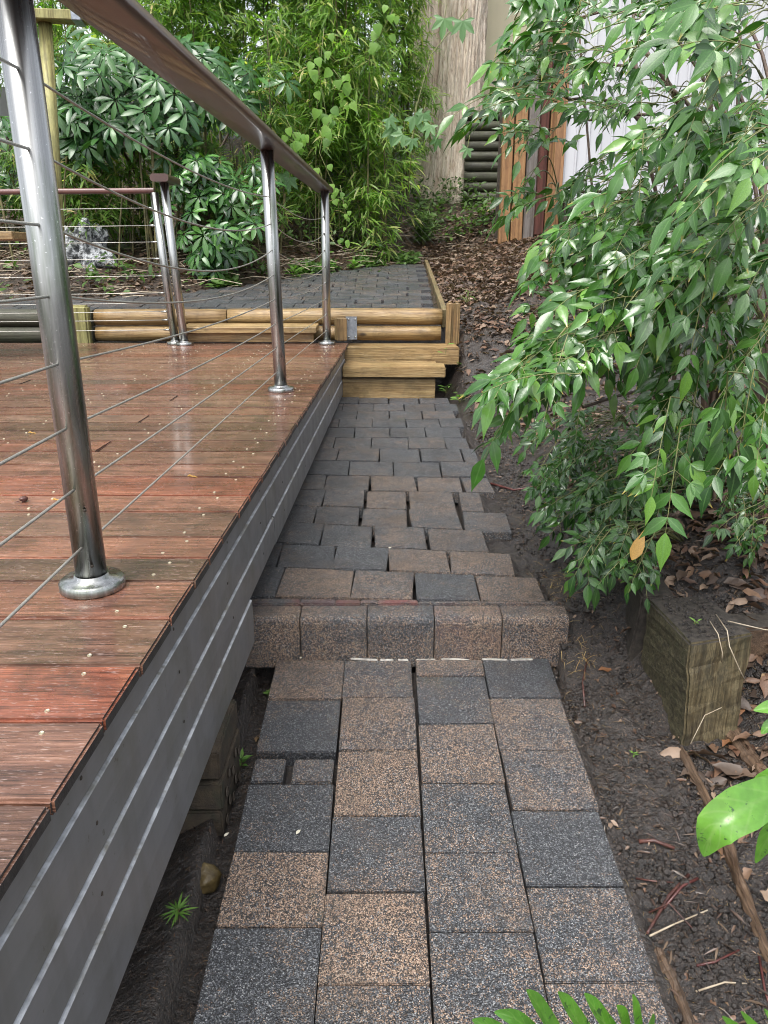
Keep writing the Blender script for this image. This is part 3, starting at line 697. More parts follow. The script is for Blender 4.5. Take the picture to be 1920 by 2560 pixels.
for i in range(8):
    z1 = .095 + .1165 * i; z2 = .099 + .111 * i; z3 = .10 + .112 * i
    s1 = [.0, .005, .012, .02, .055, .085, .07, .04][i]; s2 = [0, .0, .005, .02, .05, .07, .07, .05][i]
    tube('wire', sag((PX[0][0], -.6, z1 + .01), (PX[0][0], PX[0][1], z1), .0), .0027, M['wire'], bal, 8)
    tube('wire', sag((PX[0][0], PX[0][1], z1), (PX[1][0] - .008, PX[1][1], z2), s1), .0025, M['wire'], bal, 8)
    tube('wire', sag((PX[1][0] - .008, PX[1][1], z2), (PX[2][0], PX[2][1], z3), s2), .0022, M['wire'], bal, 8)
    mm = lathe('wire_fitting', [(0, -.012), (.006, -.012), (.0065, 0), (.005, .014), (0, .014)], 8, M['steel'], bal, (PX[2][0], PX[2][1] - .036, z3)); mm.rotation_euler = (rad(90), 0, 0)
# rear balustrade
rb = thing('rear_balustrade', 'wire balustrade with thin red brown handrail along the back of the deck', 'railing', (-2.4, 5.85, 0))
p4 = post(rb, -1.545, 5.80, 1.04, (-.06, 0))
rail('handrail', (-4.6, 5.80, 1.012), (-1.60, 5.80, 1.035), .06, .036, M['rail_red'], rb)
for i in range(11):
    zz = [.105, .175, .235, .295, .365, .485, .602, .715, .825, .94, .94][i]
    if i == 10: continue
    xx = -1.545 - .06 * zz - .03
    tube('wire', sag((-4.6, 5.80, zz - .02), (xx - .03, 5.80, zz), .006, 8), .0026, M['wire'], rb, 6)
    mm = lathe('wire_fitting', [(0, -.03), (.005, -.03), (.008, 0), (.005, .02), (0, .02)], 8, M['steel'], rb, (xx - .012, 5.80, zz)); mm.rotation_euler = (0, rad(90), 0)
rp = thing('gate_post', 'single steel post with dark cap beside the end of the red brown handrail', 'post', (-1.475, 5.74, 0))
p5 = post(rp, -1.462, 5.74, 1.10, (-.052, 0))
rail('rail_end_cap', (-1.516, 5.63, 1.098), (-1.512, 5.95, 1.098), .125, .05, M['rail'], rp)

# ================================================================= STEPS, LOG WALL
st = thing('pine_steps', 'yellow treated pine sleeper steps rising from the paved path beside the deck corner', 'steps', (0, 5.5, -.33))
YS = 5.45
box('riser', (.66, .05, .145), (.032, YS + .025, -.272), M['pine'], st, (0, .004, 0), .004, 2, cuts=8, jit=.003, seed=1)
box('tread', (.72, .17, .07), (.07, YS + .045, -.148), M['pine'], st, (rad(3), .0, -.01), .005, 2, cuts=8, jit=.003, seed=2)
box('tread', (.66, .14, .06), (.05, YS + .215, -.145), M['pine'], st, (rad(3), .0, -.01), .005, 2, cuts=8, jit=.003, seed=7)
wall = thing('log_retaining_wall', 'retaining wall of round treated pine logs holding up the paved terrace', 'retaining wall', (-1, 6.15, 0))
box('bottom_sleeper', (.86, .08, .13), (.125, 5.80, -.082), M['pine'], wall, (0, 0, 0), .006, 2, cuts=10, jit=.004, seed=3)
box('bottom_sleeper', (.86, .26, .03), (.125, 5.975, -.04), M['pine'], wall, None, .006, 2, cuts=6, jit=.003, seed=13)
def log(x0, x1, y, z, r, seed, mat='pine', parent=wall):
    n = 22; N = max(4, int((x1 - x0) / .12)); V = []; F = []
    L = x1 - x0
    for i in range(N + 1):
        x = -L / 2 + L * i / N
        for j in range(n):
            t = 2 * math.pi * j / n; rr = r * (1 + .05 * noise.noise((x * 2 + seed, math.cos(t), math.sin(t) + seed)))
            if i in (0, N): rr *= .96
            V.append((x, rr * math.cos(t), rr * math.sin(t)))
    for i in range(N):
        for j in range(n): F.append((i * n + j, i * n + (j + 1) % n, (i + 1) * n + (j + 1) % n, (i + 1) * n + j))
    bm = bmesh.new(); vs = [bm.verts.new(v) for v in V]
    for f in F: bm.faces.new([vs[q] for q in f]).smooth = True
    bm.faces.new(vs[:n]); bm.faces.new(vs[-n:]); bmesh.ops.recalc_face_normals(bm, faces=bm.faces)
    me = bpy.data.meshes.new('log'); bm.to_mesh(me); bm.free()
    return mesh_obj('log', me, M[mat], parent, ((x0 + x1) / 2, y, z), (R.uniform(-1, 1), 0, 0))
def lx(px): return at(px, 700, 6.08).x
log(lx(492), lx(955), 6.12, .175, .062, 1); log(lx(205), lx(490), 6.12, .17, .062, 2); log(-4.6, lx(200), 6.12, .165, .066, 3, 'darklog')
log(lx(405), lx(953), 6.11, .052, .057, 4); log(lx(205), lx(403), 6.11, .048, .058, 5); log(-4.6, lx(200), 6.11, .04, .062, 6, 'darklog')
log(-4.6, -1.9, 6.10, -.07, .055, 8, 'darklog')
for cx, ry in ((.50, .0), (.553, .004)):
    me = box_me(.051, .095, .33, .016, 3, 6, .003, 4); mesh_obj('upright', me, M['pine_z'], wall, (cx, 6.06 + ry, .125))
box('upright', (.13, .09, .30), (lx(180), 6.04, .115), M['pole'], wall, None, .015, 3, cuts=5, jit=.004, seed=5)
# bracket and block by end post
bk = thing('post_bracket', 'timber block with galvanised steel plate fixed to the logs beside the end post', 'bracket', (-.2, 5.98, .1))
c0 = at(742, 712, 5.98)
box('timber_block', (.075, .09, .165), (c0.x - .02, 5.96, .095), M['pine_z'], bk, (0, 0, .3), .004, 1)
pl = box('plate', (.085, .005, .17), (c0.x + .06, 5.985, .10), M['bracket'], bk, (0, 0, 0), .001)
for dx in (-.02, .03):
    for dz in (-.065, .065):
        b = lathe('bolt_head', [(0, .004), (.006, .004), (.008, 0)], 8, M['steel'], pl, (c0.x + .06 + dx, 5.981, .10 + dz)); b.rotation_euler = (rad(90), 0, 0)
ls = thing('deck_step', 'low step of two pale pine boards standing on the deck against the log wall', 'step', (-1.0, 5.9, 0))
box('tread', (1.0, .24, .045), (-1.0, 5.93, .105), M['pine'], ls, (rad(2), 0, 0), .004, 1, cuts=8, jit=.003, seed=8)
box('riser', (.95, .04, .07), (-1.0, 5.88, .043), M['pine'], ls, None, .004, 1, cuts=6, jit=.002, seed=9)
eb = thing('terrace_edging', 'narrow weathered timber board edging the right side of the paved terrace', 'edging', (.46, 8, .3))
pr = [Vector((.475, 6.12, TER(6.12) + .01)), Vector((.51, 9.9, TER(9.9) + .01))]
sl_ = math.atan(.09)
box('board', (.04, 1.9, .14), (.478, 7.06, TER(7.06) - .035), M['pine_y'], eb, (sl_, 0, -.012), .004, 1, cuts=8, jit=.004, seed=2)
box('board', (.04, 1.88, .14), (.502, 8.96, TER(8.96) - .035), M['pine_y'], eb, (sl_, 0, -.012), .004, 1, cuts=8, jit=.004, seed=3)

# ================================================================= RIGHT HAND TIMBERS
def prism(name, base, top, z0, z1, mat, parent, topmat=None, world=None, sub=6, jit=.004):
    bm = bmesh.new(); n = len(base); rings = []
    for i in range(sub + 1):
        t = i / sub; rings.append([bm.verts.new((lerp(b[0], q[0], t) - world[0], lerp(b[1], q[1], t) - world[1], lerp(z0, z1, t) - world[2])) for b, q in zip(base, top)])
    for i in range(sub):
        for j in range(n): bm.faces.new((rings[i][j], rings[i][(j + 1) % n], rings[i + 1][(j + 1) % n], rings[i + 1][j]))
    tf = bm.faces.new(rings[-1]); bm.faces.new(rings[0][::-1])
    bmesh.ops.recalc_face_normals(bm, faces=bm.faces)
    bmesh.ops.bevel(bm, geom=[e for e in bm.edges if len(e.link_faces) == 2 and e.calc_face_angle() > .6], offset=.006, segments=2, affect='EDGES')
    bmesh.ops.subdivide_edges(bm, edges=bm.edges[:], cuts=1, use_grid_fill=True)
    for v in bm.verts: v.co += Vector(noise.noise_vector(v.co * 22)) * jit + Vector(noise.noise_vector(v.co * 5)) * jit
    me = bpy.data.meshes.new(name); bm.to_mesh(me); bm.free(); me.materials.append(mat)
    if topmat:
        me.materials.append(topmat)
        for p in me.polygons:
            if p.normal.z > .7 and p.center.z > (z1 - world[2]) - .03: p.material_index = 1
    if name == 'timber_post':
        me.materials.append(M['stump_dark'])
        for p in me.polygons:
            if p.normal.x < -.6: p.material_index = 2
    return mesh_obj(name, me, None, parent, world)
sp = tag(prism('timber_post', [(.775, 2.045), (.803, 1.748), (.968, 1.80), (.935, 2.06)], [(.762, 2.042), (.787, 1.752), (.968, 1.808), (.935, 2.06)], -.72, -.312, M['stump'], None, M['mudtop'], (.86, 1.9, -.5), 9, .007), 'short square mossy timber post with a mud covered top standing in the garden bed', 'post')
s1 = tag(prism('garden_sleeper', [(.74, 2.07), (.86, 2.07), (.93, 3.0), (.81, 3.0)], [(.76, 2.07), (.86, 2.07), (.93, 3.0), (.83, 3.0)], -.55, -.325, M['mudtop'], None, M['mudtop'], (.82, 2.5, -.4)), 'muddy half buried sleeper running back from the square post under the shrub', 'sleeper')
s2 = tag(prism('garden_sleeper', [(.975, 1.95), (1.9, 2.02), (1.9, 2.12), (.975, 2.06)], [(.975, 1.955), (1.9, 2.025), (1.9, 2.12), (.975, 2.06)], -.6, -.375, M['rotten'], None, M['mudtop'], (1.4, 2.0, -.45)), 'muddy brown sleeper running to the right from the square post', 'sleeper')
def groundpt(x, y, it=8):
    r = ray(x, y); t = 2.0
    lo, hi = .3, 30.0; t = lo
    while t < hi:
        p = Vector((r[0] * t, r[1] * t, H + r[2] * t))
        if p.z < ground_z(p.x, p.y, False): break
        t += .02
    return Vector((r[0] * t, r[1] * t, ground_z(r[0] * t, r[1] * t)))
def edging(pts, wd, ht, name, label):
    P = [groundpt(*p) for p in pts]; c = sum(P, Vector()) / len(P)
    bm = bmesh.new(); rings = []; N = 26
    for i in range(N + 1):
        t = i / N * (len(P) - 1); k_ = min(int(t), len(P) - 2); p = P[k_].lerp(P[k_ + 1], t - k_)
        d = (P[k_ + 1] - P[k_]).normalized(); s = Vector((d.y, -d.x, 0)); w_ = wd * (1 + .45 * noise.noise((i * .35, 0, 3))); 
        if i in (0, N): w_ *= .35
        h_ = ht * (1 + .5 * noise.noise((i * .5, 2, 3)))
        rings.append([bm.verts.new(p - c + s * w_ * a + Vector((0, 0, h_ * b))) for a, b in ((-.5, -1.5), (-.5, .6), (-.25, 1), (0, .75), (.2, 1.05), (.5, .5), (.5, -1.5))])
    for i in range(N):
        for j in range(7): bm.faces.new((rings[i][j], rings[i][(j + 1) % 7], rings[i + 1][(j + 1) % 7], rings[i + 1][j]))
    bm.faces.new(rings[0][::-1]); bm.faces.new(rings[-1]); bmesh.ops.recalc_face_normals(bm, faces=bm.faces)
    for v in bm.verts: v.co += Vector(noise.noise_vector(v.co * 40)) * .004
    me = bpy.data.meshes.new(name); bm.to_mesh(me); bm.free()
    return tag(mesh_obj(name, me, M['rotten'], None, c), label, 'timber edging')
edging([(1470, 1625), (1560, 1800), (1620, 1980), (1690, 2170)], .022, .014, 'rotten_board', 'long split rotting board sunk in the mud below the square post')
edging([(1415, 2070), (1450, 2140), (1500, 2260)], .024, .012, 'rotten_board', 'short rotting board in the mud near the bright lobed leaves')
edging([(1575, 1560), (1640, 1680), (1720, 1760)], .045, .02, 'rotten_board', 'mossy broken board in the leaf litter right of the square post')

# brick pier and stone under the deck
bp = thing('brick_pier', 'old brick pier with round holes under the deck edge', 'pier', (-.44, 1.6, -.6))
for r_ in range(3):
    for j in range(1 if r_ else 1):
        z = -.665 + .078 * r_
        pz = -.435
        b = box('brick', (.11, .23, .072), (pz + (.004 if r_ == 1 else 0), 1.60 + (.01 if r_ == 2 else 0), z + .02), M['brick'], bp, None, .004, 2, jit=.002, cuts=4, seed=r_)
        if r_ == 1 or r_ == 0:
            for q in range(5):
                hh = lathe('hole', [(0, .0), (.011, .0), (.0135, .002), (.012, .003)], 12, M['under'], b, (pz + .0575 + (.004 if r_ == 1 else 0), 1.52 + q * .04, z + .02 + (.012 if q % 2 else -.012))); hh.rotation_euler = (0, rad(90), 0)
def rockme(r, sx, sy, sz, amp, seed, sub=3, freq=1.4):
    bm = bmesh.new(); bmesh.ops.create_icosphere(bm, subdivisions=sub, radius=1)
    for v in bm.verts:
        n_ = v.co.normalized(); d = 1 + amp * noise.noise(n_ * freq + Vector((seed, 0, 0))) + amp * .4 * noise.noise(n_ * freq * 3 + Vector((0, seed, 0)))
        v.co = Vector((n_.x * sx, n_.y * sy, n_.z * sz)) * d * r
    for f in bm.faces: f.smooth = True
    me = bpy.data.meshes.new('rock'); bm.to_mesh(me); bm.free(); return me
c0 = groundpt(440, 1895)
tag(mesh_obj('stone', rockme(.034, 1, 1.05, .85, .35, 4), M['stone'], None, (c0.x, c0.y, c0.z + .022)), 'yellow brown angular stone on the mud below the deck edge', 'stone')

# ================================================================= BACK LEFT: pole, table edge, rock
pp = thing('timber_pole', 'pale yellow green timber pole with a crossbeam end behind the front steel post', 'pole', (-2.83, 7, .2))
a, b = at(97, 40, 7.0), at(133, 655, 7.0)
tube('pole', [b, b.lerp(a, .5), a], [.062, .057, .052], M['pole'], pp, 16)
t0 = at(105, 35, 6.95)
box('beam', (.62, .16, .07), (t0.x - .02, t0.y, t0.z - .0), M['pole'], pp, (0, 0, .15), .006, 1)
box('beam', (.62, .16, .06), (t0.x - .02, t0.y, t0.z + .16), M['pole'], pp, (0, 0, .15), .006, 1)
box('end_cap', (.07, .2, .26), (t0.x + .23, t0.y, t0.z + .08), M['bracket'], pp, (0, 0, .15), .004, 1)
tb = thing('timber_table', 'pale timber tabletop edge on legs at the left side of the deck', 'table', (-2.75, 4.9, 0))
tt_ = at(20, 505, 4.7)
box('tabletop', (1.2, .6, .045), (-2.13 - .6, 4.98, tt_.z - .01), M['pine'], tb, None, .004, 1)
for sx in (-.5, .12):
    for sy in (-.22, .22): box('leg', (.05, .05, tt_.z - .034), (-2.73 + sx, 4.98 + sy, (tt_.z - .034) / 2), M['pine_z'], tb)
c0 = at(182, 540, 7.9)
tag(mesh_obj('garden_rock', rockme(.25, .95, .6, 1.05, .75, 2.3, 4, 1.7), M['rock'], None, (c0.x, 7.9, c0.z - .04)), 'pale grey crumpled looking rock with deep pits standing behind the rear wires', 'rock')

# ================================================================= TREE TRUNK
tree = thing('old_tree', 'huge old tree with pale flaking bark rising behind the terrace', 'tree', (1.06, 12.6, 1.4))
n = 150; rings = 130; V = []; F = []
for i in range(rings + 1):
    zz = -.5 + 6.5 * (i / rings) ** 1.15; t = max(zz, 0)
    r0 = .295 + .12 * math.exp(-t * 1.3) + .02 * math.exp(-t * .3); cx = .03 * zz
    for j in range(n):
        th = 2 * math.pi * j / n; ax = math.cos(th); ay = math.sin(th)
        tw = th + .12 * zz
        butt = .13 * math.exp(-t * .9) * math.cos(5 * th + 1) + .03 * math.cos(3 * tw)
        ridge = 1 - abs(noise.noise((ax * 6.5, ay * 6.5, zz * .55 + .3 * noise.noise((ax * 2, ay * 2, zz)))))
        fl = abs(noise.noise((ax * 14 + 3, ay * 14, zz * 1.6)))
        r_ = r0 * (1 + butt) + .11 * (ridge - .75) - .045 * fl + .012 * noise.noise((ax * 30, ay * 30, zz * 5))
        V.append((cx + r_ * ax, r_ * ay, zz))
for i in range(rings):
    for j in range(n): F.append((i * n + j, i * n + (j + 1) % n, (i + 1) * n + (j + 1) % n, (i + 1) * n + j))
mesh_obj('trunk', from_np('trunk', V, F, True), M['bark'], tree, (1.06, 12.6, 1.4))
# smaller second trunk left beside it
V2, F2 = [], []
n = 60
for i in range(61):
    zz = -.5 + 6.5 * i / 60
    for j in range(n):
        th = 2 * math.pi * j / n; ax, ay = math.cos(th), math.sin(th)
        r_ = .17 + .07 * math.exp(-max(zz, 0)) + .05 * (1 - abs(noise.noise((ax * 3 + 9, ay * 3, zz * .5)))) - .02 * abs(noise.noise((ax * 12, ay * 12, zz * 2)))
        V2.append((-.12 * zz * .3 + r_ * ax, r_ * ay, zz))
for i in range(60):
    for j in range(n): F2.append((i * n + j, i * n + (j + 1) % n, (i + 1) * n + (j + 1) % n, (i + 1) * n + j))
mesh_obj('trunk', from_np('trunk', V2, F2, True), M['bark'], tree, (.72, 12.75, 1.4))

# ================================================================= WALLS AND FENCES BEHIND
gw = thing('grey_shed', 'pale grey shed wall with vertical ribs behind the right hand shrub', 'shed', (3.6, 8.6, 1))
wx0 = at(1222, 200, 8.6).x; zb = at(1222, 432, 8.6).z
box('wall_sheet', (5.2, .05, 3.9), (wx0 + 2.6, 8.63, zb + 1.95), M['grey_wall'], gw, None, .002)
for i in range(44):
    box('rib', (.024, .022, 3.86), (wx0 + .03 + i * .118, 8.598, zb + 1.95), M['grey_wall'], gw, None, .008, 1)
box('side_wall', (.05, 3.6, 3.9), (wx0 + 1.1, 10.2, zb + 1.95), M['grey_wall'], gw, (0, 0, rad(-36)), .002)
box('corner_post', (.10, .10, 3.95), (wx0 - .03, 8.6, zb + 1.92), M['slat'], gw, None, .004)
box('plinth', (5.1, .12, 1.0), (wx0 + 2.62, 8.68, zb - .505), M['under'], gw, None, .004)
sf = thing('timber_screen', 'row of brown upright timber posts between the tree and the grey shed', 'screen', (1.8, 10.4, 1.2))
scrs = [(1083, 1106, 190, 505, 'slat'), (1112, 1137, 130, 465, 'slat'), (1140, 1162, 150, 478, 'slat_grey'), (1158, 1186, 55, 452, 'slat_red'), (1186, 1203, 150, 470, 'slat'), (1203, 1217, 120, 480, 'slat')]
for a_, b_, t_, bo, mt in scrs:
    Yp = 10.2 + R.uniform(-.12, .12); ym_ = (bo + t_) / 2; p0 = at(a_, ym_, Yp); p1 = at(b_, ym_, Yp); p0.z = at(a_, bo, Yp).z; p1.z = at(b_, t_, Yp).z
    box('upright', (p1.x - p0.x, .10, p1.z - p0.z + .3), ((p0.x + p1.x) / 2, Yp, (p0.z + p1.z) / 2 - .15), M[mt], sf, (0, R.uniform(-.01, .01), 0), .006)
pm = at(1150, 330, 10.5); box('gap_shade_board', (.85, .03, 2.2), (pm.x, 10.5, pm.z), M['under'], sf)  # dark sheet added to stand in for shade between the uprights
lw = thing('dark_log_wall', 'dark stacked log retaining wall between the tree trunk and the brown posts', 'retaining wall', (1.6, 12, 1.8))
for i in range(10):
    z = at(1050, 250 + i * 22, 12.0).z
    log(1.15, 2.15, 12.0, z, .068, i + 20, 'darklog', lw)
bw = tag(box('cream_wall', (8.0, .2, 5.5), (5.15, 13.6, 4.0), M['beige_wall']), 'cream green stained wall high behind the log wall right of the tree', 'wall')
cw = tag(box('boundary_wall', (14, .15, 2.3), (-6.6, 13.2, 1.9), M['conc']), 'grey boundary wall glimpsed through the bamboo stems', 'wall')
# chain link
acc = Acc()
for i in range(90):
    x0 = -8.5 + i * .09
    for dz in (1, -1):
        acc.tube([Vector((x0, 9.9 + .01 * dz, .75 if dz > 0 else 1.95)), Vector((x0 + 1.2, 9.9 + .01 * dz, 1.95 if dz > 0 else .75))], .002, 3)
tag(mesh_obj('chain_link_fence', acc.mesh('chain'), M['chain'], None, (0, 0, 0)), 'chain link fence glimpsed through the bamboo stems', 'fence')

# ================================================================= BAMBOO
def bamboo_culm(x, y, h, lean, mat, nl, leafr=(.10, .2), spread=.5, zmin=.35, name='bamboo', fol='foliage', label=''):
    z0 = ground_z(x, y, False) - .05
    o = thing(name, label, 'bamboo', (x, y, z0), 'bamboo canes in the thicket')
    top = Vector((x + lean[0], y + lean[1], z0 + h)); midp = Vector((x + lean[0] * .25, y + lean[1] * .25, z0 + h * .6))
    pts = bez((x, y, z0), midp, top, 12); r0 = R.uniform(.008, .017)
    acc = Acc(); acc.tube(pts, [r0 * (1 - .7 * i / 12) for i in range(13)], 6)
    mats = []
    nb = max(4, nl // 34)
    for b_ in range(nb):
        t = zmin + (1 - zmin) * (b_ + R.random()) / nb; t = min(t, 1); k_ = min(int(t * 12), 11); p = pts[k_].lerp(pts[k_ + 1], t * 12 - k_)
        th = R.random() * 6.283; L = spread * R.uniform(.5, 1.2) * (1.1 - .4 * t)
        d = Vector((math.cos(th), math.sin(th) - .15, R.uniform(.0, .7))).normalized()
        bp_ = bez(p, p + d * L * .7 + Vector((0, 0, .1)), p + d * L + Vector((0, 0, -.25 * L)), 5)
        acc.tube(bp_, [.0035, .003, .0025, .002, .0015, .001], 3)
        for q in range(34):
            tt = .15 + .85 * R.random(); kk = min(int(tt * 5), 4); lp = bp_[kk].lerp(bp_[kk + 1], tt * 5 - kk)
            lp = lp + Vector((R.gauss(0, .05), R.gauss(0, .05), R.gauss(0, .05)))
            ax = Vector((R.gauss(0, .6), R.gauss(-.15, .6), R.uniform(-1.0, .05))) + d * .6
            mats.append(leaf_mat(lp, ax, Vector((R.gauss(0, .35), R.gauss(-.45, .35), 1)), R.uniform(*leafr)))
    mesh_obj('culm', from_np('culm', np.concatenate(acc.V) - np.array([x, y, z0]), np.concatenate(acc.F), True), M['culm'], o, (x, y, z0))
    mesh_obj(fol, leaves_mesh('bamboo_leaves', T_BAM, mats, (x, y, z0)), M[mat], o, (x, y, z0))
# bright right part of the thicket
LB = ['tall bamboo cane with bright arching leaves between the end post and the old tree', 'tall bamboo cane with bright leaves behind the umbrella shrubs', 'tall bamboo cane with darker leaves behind the umbrella shrubs', 'short leafy bamboo shoot with dark leaves behind the rear wires', 'short bright bamboo shoot at the foot of the thicket left of the tree']
spots = []
for i in range(30): spots.append((R.uniform(-2.6, -.2), R.uniform(10.0, 12.0), R.uniform(3.6, 5.2), (R.uniform(-.5, .35), R.uniform(-1.0, .2)), 'bamboo', 1500, .75, .12, 0))
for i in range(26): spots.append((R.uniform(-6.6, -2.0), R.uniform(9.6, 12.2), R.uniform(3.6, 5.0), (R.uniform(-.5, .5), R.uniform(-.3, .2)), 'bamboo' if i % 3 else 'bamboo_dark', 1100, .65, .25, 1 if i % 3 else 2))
for i in range(46):
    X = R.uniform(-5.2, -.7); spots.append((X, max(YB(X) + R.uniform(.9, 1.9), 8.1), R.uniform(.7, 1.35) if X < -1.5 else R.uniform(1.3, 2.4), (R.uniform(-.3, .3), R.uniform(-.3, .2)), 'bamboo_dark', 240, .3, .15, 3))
for i in range(16): spots.append((R.uniform(-1.2, .1), R.uniform(9.7, 10.8), R.uniform(1.2, 2.4), (R.uniform(-.3, .3), R.uniform(-.3, .2)), 'bamboo', 360, .4, .05, 4))
for i in range(7): spots.append((R.uniform(.0, .42), R.uniform(11.2, 12.0), R.uniform(3.4, 4.8), (R.uniform(-.3, .1), R.uniform(-.3, .1)), 'bamboo', 1100, .42, .08, 0))
for x, y, h, ln, mt, nl, sp_, zm, li in spots: bamboo_culm(x, y, h, ln, mt, nl, spread=sp_, zmin=zm, label=LB[li])
# bare stems standing close behind the rear wires
acc = Acc()
for _ in range(120):
    X = R.uniform(-5.2, -.3); Yv = YB(X) + R.uniform(.7, 2.2); z = ground_z(X, Yv, False); h_ = R.uniform(.5, 1.4); l_ = R.gauss(0, .12)
    acc.tube([Vector((X, Yv, z - .05)), Vector((X + l_ * .4, Yv, z + h_ * .5)), Vector((X + l_, Yv - .05, z + h_))], R.uniform(.006, .016), 6)
tag(mesh_obj('thicket_stems', acc.mesh('thicket_stems'), M['culm'], None, (0, 0, 0)), 'crowd of bare bamboo stems behind the rear wires', kind='stuff')
# small bamboo-like tuft
o = thing('leafy_tuft', 'small bushy tuft with narrow green leaves in front of the tree trunk', 'plant', groundpt(915, 528))
p0 = ABS[o.name]; mats = []; acc = Acc()
for i in range(16):
    th = R.random() * 6.283; tip = p0 + Vector((math.cos(th) * .25 * R.random(), math.sin(th) * .2 * R.random(), R.uniform(.2, .52))); acc.tube([p0, p0.lerp(tip, .5) + Vector((0, 0, .03)), tip], .004, 3)
    for q in range(26):
        t = R.uniform(.25, 1); mats.append(leaf_mat(p0.lerp(tip, t), (R.gauss(0, 1), R.gauss(-.3, 1), R.uniform(-.5, .7)), (0, -.5, 1), R.uniform(.08, .15), 1.2))
mesh_obj('stem', from_np('s', np.concatenate(acc.V) - np.array(p0), np.concatenate(acc.F), True), M['stem'], o, p0)
mesh_obj('foliage', leaves_mesh('f', T_BAM, mats, p0), M['under_green'], o, p0)

# far tree mass behind everything
mats = []
for _ in range(16000):
    X = R.uniform(-13, 7); Yv = R.uniform(13.5, 16.5); Z = 1.0 + 7.5 * R.random() ** .9
    if noise.noise((X * .5, Z * .5, Yv * .4)) < -.22: continue
    mats.append(leaf_mat((X, Yv, Z), (R.gauss(0, 1), R.gauss(0, 1), R.uniform(-1, .3)), (R.gauss(0, .4), R.gauss(-.5, .4), 1), R.uniform(.22, .4), 2.6))
tag(mesh_obj('far_foliage', leaves_mesh('far_foliage', T_BAM, mats), M['bamboo']), 'mass of light green foliage closing the view behind the bamboo', kind='stuff')

# ================================================================= UMBRELLA SHRUBS
def whorl(c, axis, L, n, mats):
    axis = Vector(axis).normalized(); a = axis.cross(Vector((.2, .9, .1))).normalized(); b = axis.cross(a); ph = R.random() * 6
    for i in range(n):
        t = ph + 6.283 * i / n; d = a * math.cos(t) + b * math.sin(t); l = L * R.uniform(.8, 1.15)
        mats.append(leaf_mat(c + d * L * .12, d + axis * R.uniform(-.25, .2) + Vector((0, 0, -.15)), axis, l))
def umbrella(name, label, blobs, root, mat, L):
    z0 = ground_z(root[0], root[1], False); root = Vector((root[0], root[1], z0 - .03)); o = thing(name, label, 'shrub', root)
    groups = []; acc = Acc()
    for (x, y, rx, ry, Y0, Y1, nw) in blobs:
        hub = at(x, y + ry * .3, (Y0 + Y1) / 2 + .15); mid = root.lerp(hub, .5) + Vector((R.uniform(-.1, .1), .1, .15)); acc.tube(bez(root, mid, hub, 8), [.022 - .0015 * i for i in range(9)], 6)
        for _ in range(nw):
            th = R.random() * 6.283; q = math.sqrt(R.random()); Yv = R.uniform(Y0, Y1)
            c = at(x + rx * q * math.cos(th), y + ry * q * math.sin(th), Yv)
            ax = Vector((R.gauss(0, .35) + .3 * math.cos(th) * q, R.gauss(-.75, .25), R.gauss(.75, .25) - .2 * math.sin(th) * q))
            acc.tube([hub.lerp(c, .35) + Vector((0, .05, -.02)), c], .004, 3)
            m_ = []; whorl(c, ax, L * R.uniform(.8, 1.1), R.choice([7, 8, 8, 9]), m_); groups.append((Yv, m_))
    groups.sort(key=lambda g: g[0]); near = [m_ for g in groups[:34] for m_ in g[1]]; rest = [m_ for g in groups[34:] for m_ in g[1]]
    me = tpl_mesh('leaf', T_SCH, M[mat]); leaf_objects('leaf', me, near[:290], o); rest += near[290:]
    if rest: tag(mesh_obj('foliage', leaves_mesh('foliage', T_SCH, rest, root), M[mat], o, root), kind='stuff')
    mesh_obj('stems', from_np('stems', np.concatenate(acc.V) - np.array(root), np.concatenate(acc.F), True), M['cane'], o, root)
umbrella('umbrella_shrub', 'large dark umbrella shrub with radiating glossy leaflets behind the deck at left', [(170, 170, 90, 90, 7.7, 8.5, 37), (260, 240, 150, 90, 7.6, 8.4, 63), (400, 190, 160, 90, 7.9, 8.6, 49), (330, 130, 110, 70, 7.9, 8.5, 29), (150, 290, 90, 60, 7.8, 8.5, 29), (30, 330, 60, 90, 8.3, 9.0, 20), (540, 180, 80, 60, 8.8, 9.3, 12)], (-2.3, 8.7), 'schef', .185)
umbrella('umbrella_shrub', 'rounded umbrella shrub with brighter glossy leaves beside the twin steel posts', [(450, 390, 80, 50, 7.6, 8.1, 34), (450, 470, 105, 65, 7.5, 8.2, 37), (470, 545, 75, 40, 7.6, 8.2, 29), (545, 400, 40, 60, 7.9, 8.3, 9), (400, 350, 50, 35, 7.8, 8.2, 7)], (-1.8, 8.15), 'schef_bright', .15)

# ================================================================= VINES AND BROAD LEAVES
v = thing('climbing_vine', 'pale green heart leaved vine hanging down the bamboo', 'vine', at(735, 520, 8.6))
acc = Acc(); mats = []; r0 = ABS[v.name]
for path in ([(700, 60), (690, 160), (705, 250), (690, 330), (730, 420), (735, 520)], [(720, 150), (750, 190), (735, 230), (700, 280)], [(850, 20), (830, 60), (810, 100)], [(620, 260), (640, 300), (680, 330)], [(735, 400), (748, 470), (752, 530)]):
    P = [at(x, y, 8.6 + .1 * i % .3) for i, (x, y) in enumerate(path)]; tube('stem', P, .0035, M['stem'], v, 5)
    for i in range(len(P) - 1):
        for q in range(5):
            p = P[i].lerp(P[i + 1], R.random()) + Vector((R.uniform(-.09, .09), R.uniform(-.08, .02), R.uniform(-.05, .05)))
            big = path[i][1] < 340
            mats.append(leaf_mat(p, (R.gauss(0, .5), -.25, -1), (R.gauss(0, .3), -1, .45), R.uniform(.06, .115) if big else R.uniform(.04, .07)))
leaf_objects('leaf', tpl_mesh('leaf', T_HEART, M['vine']), mats, v)
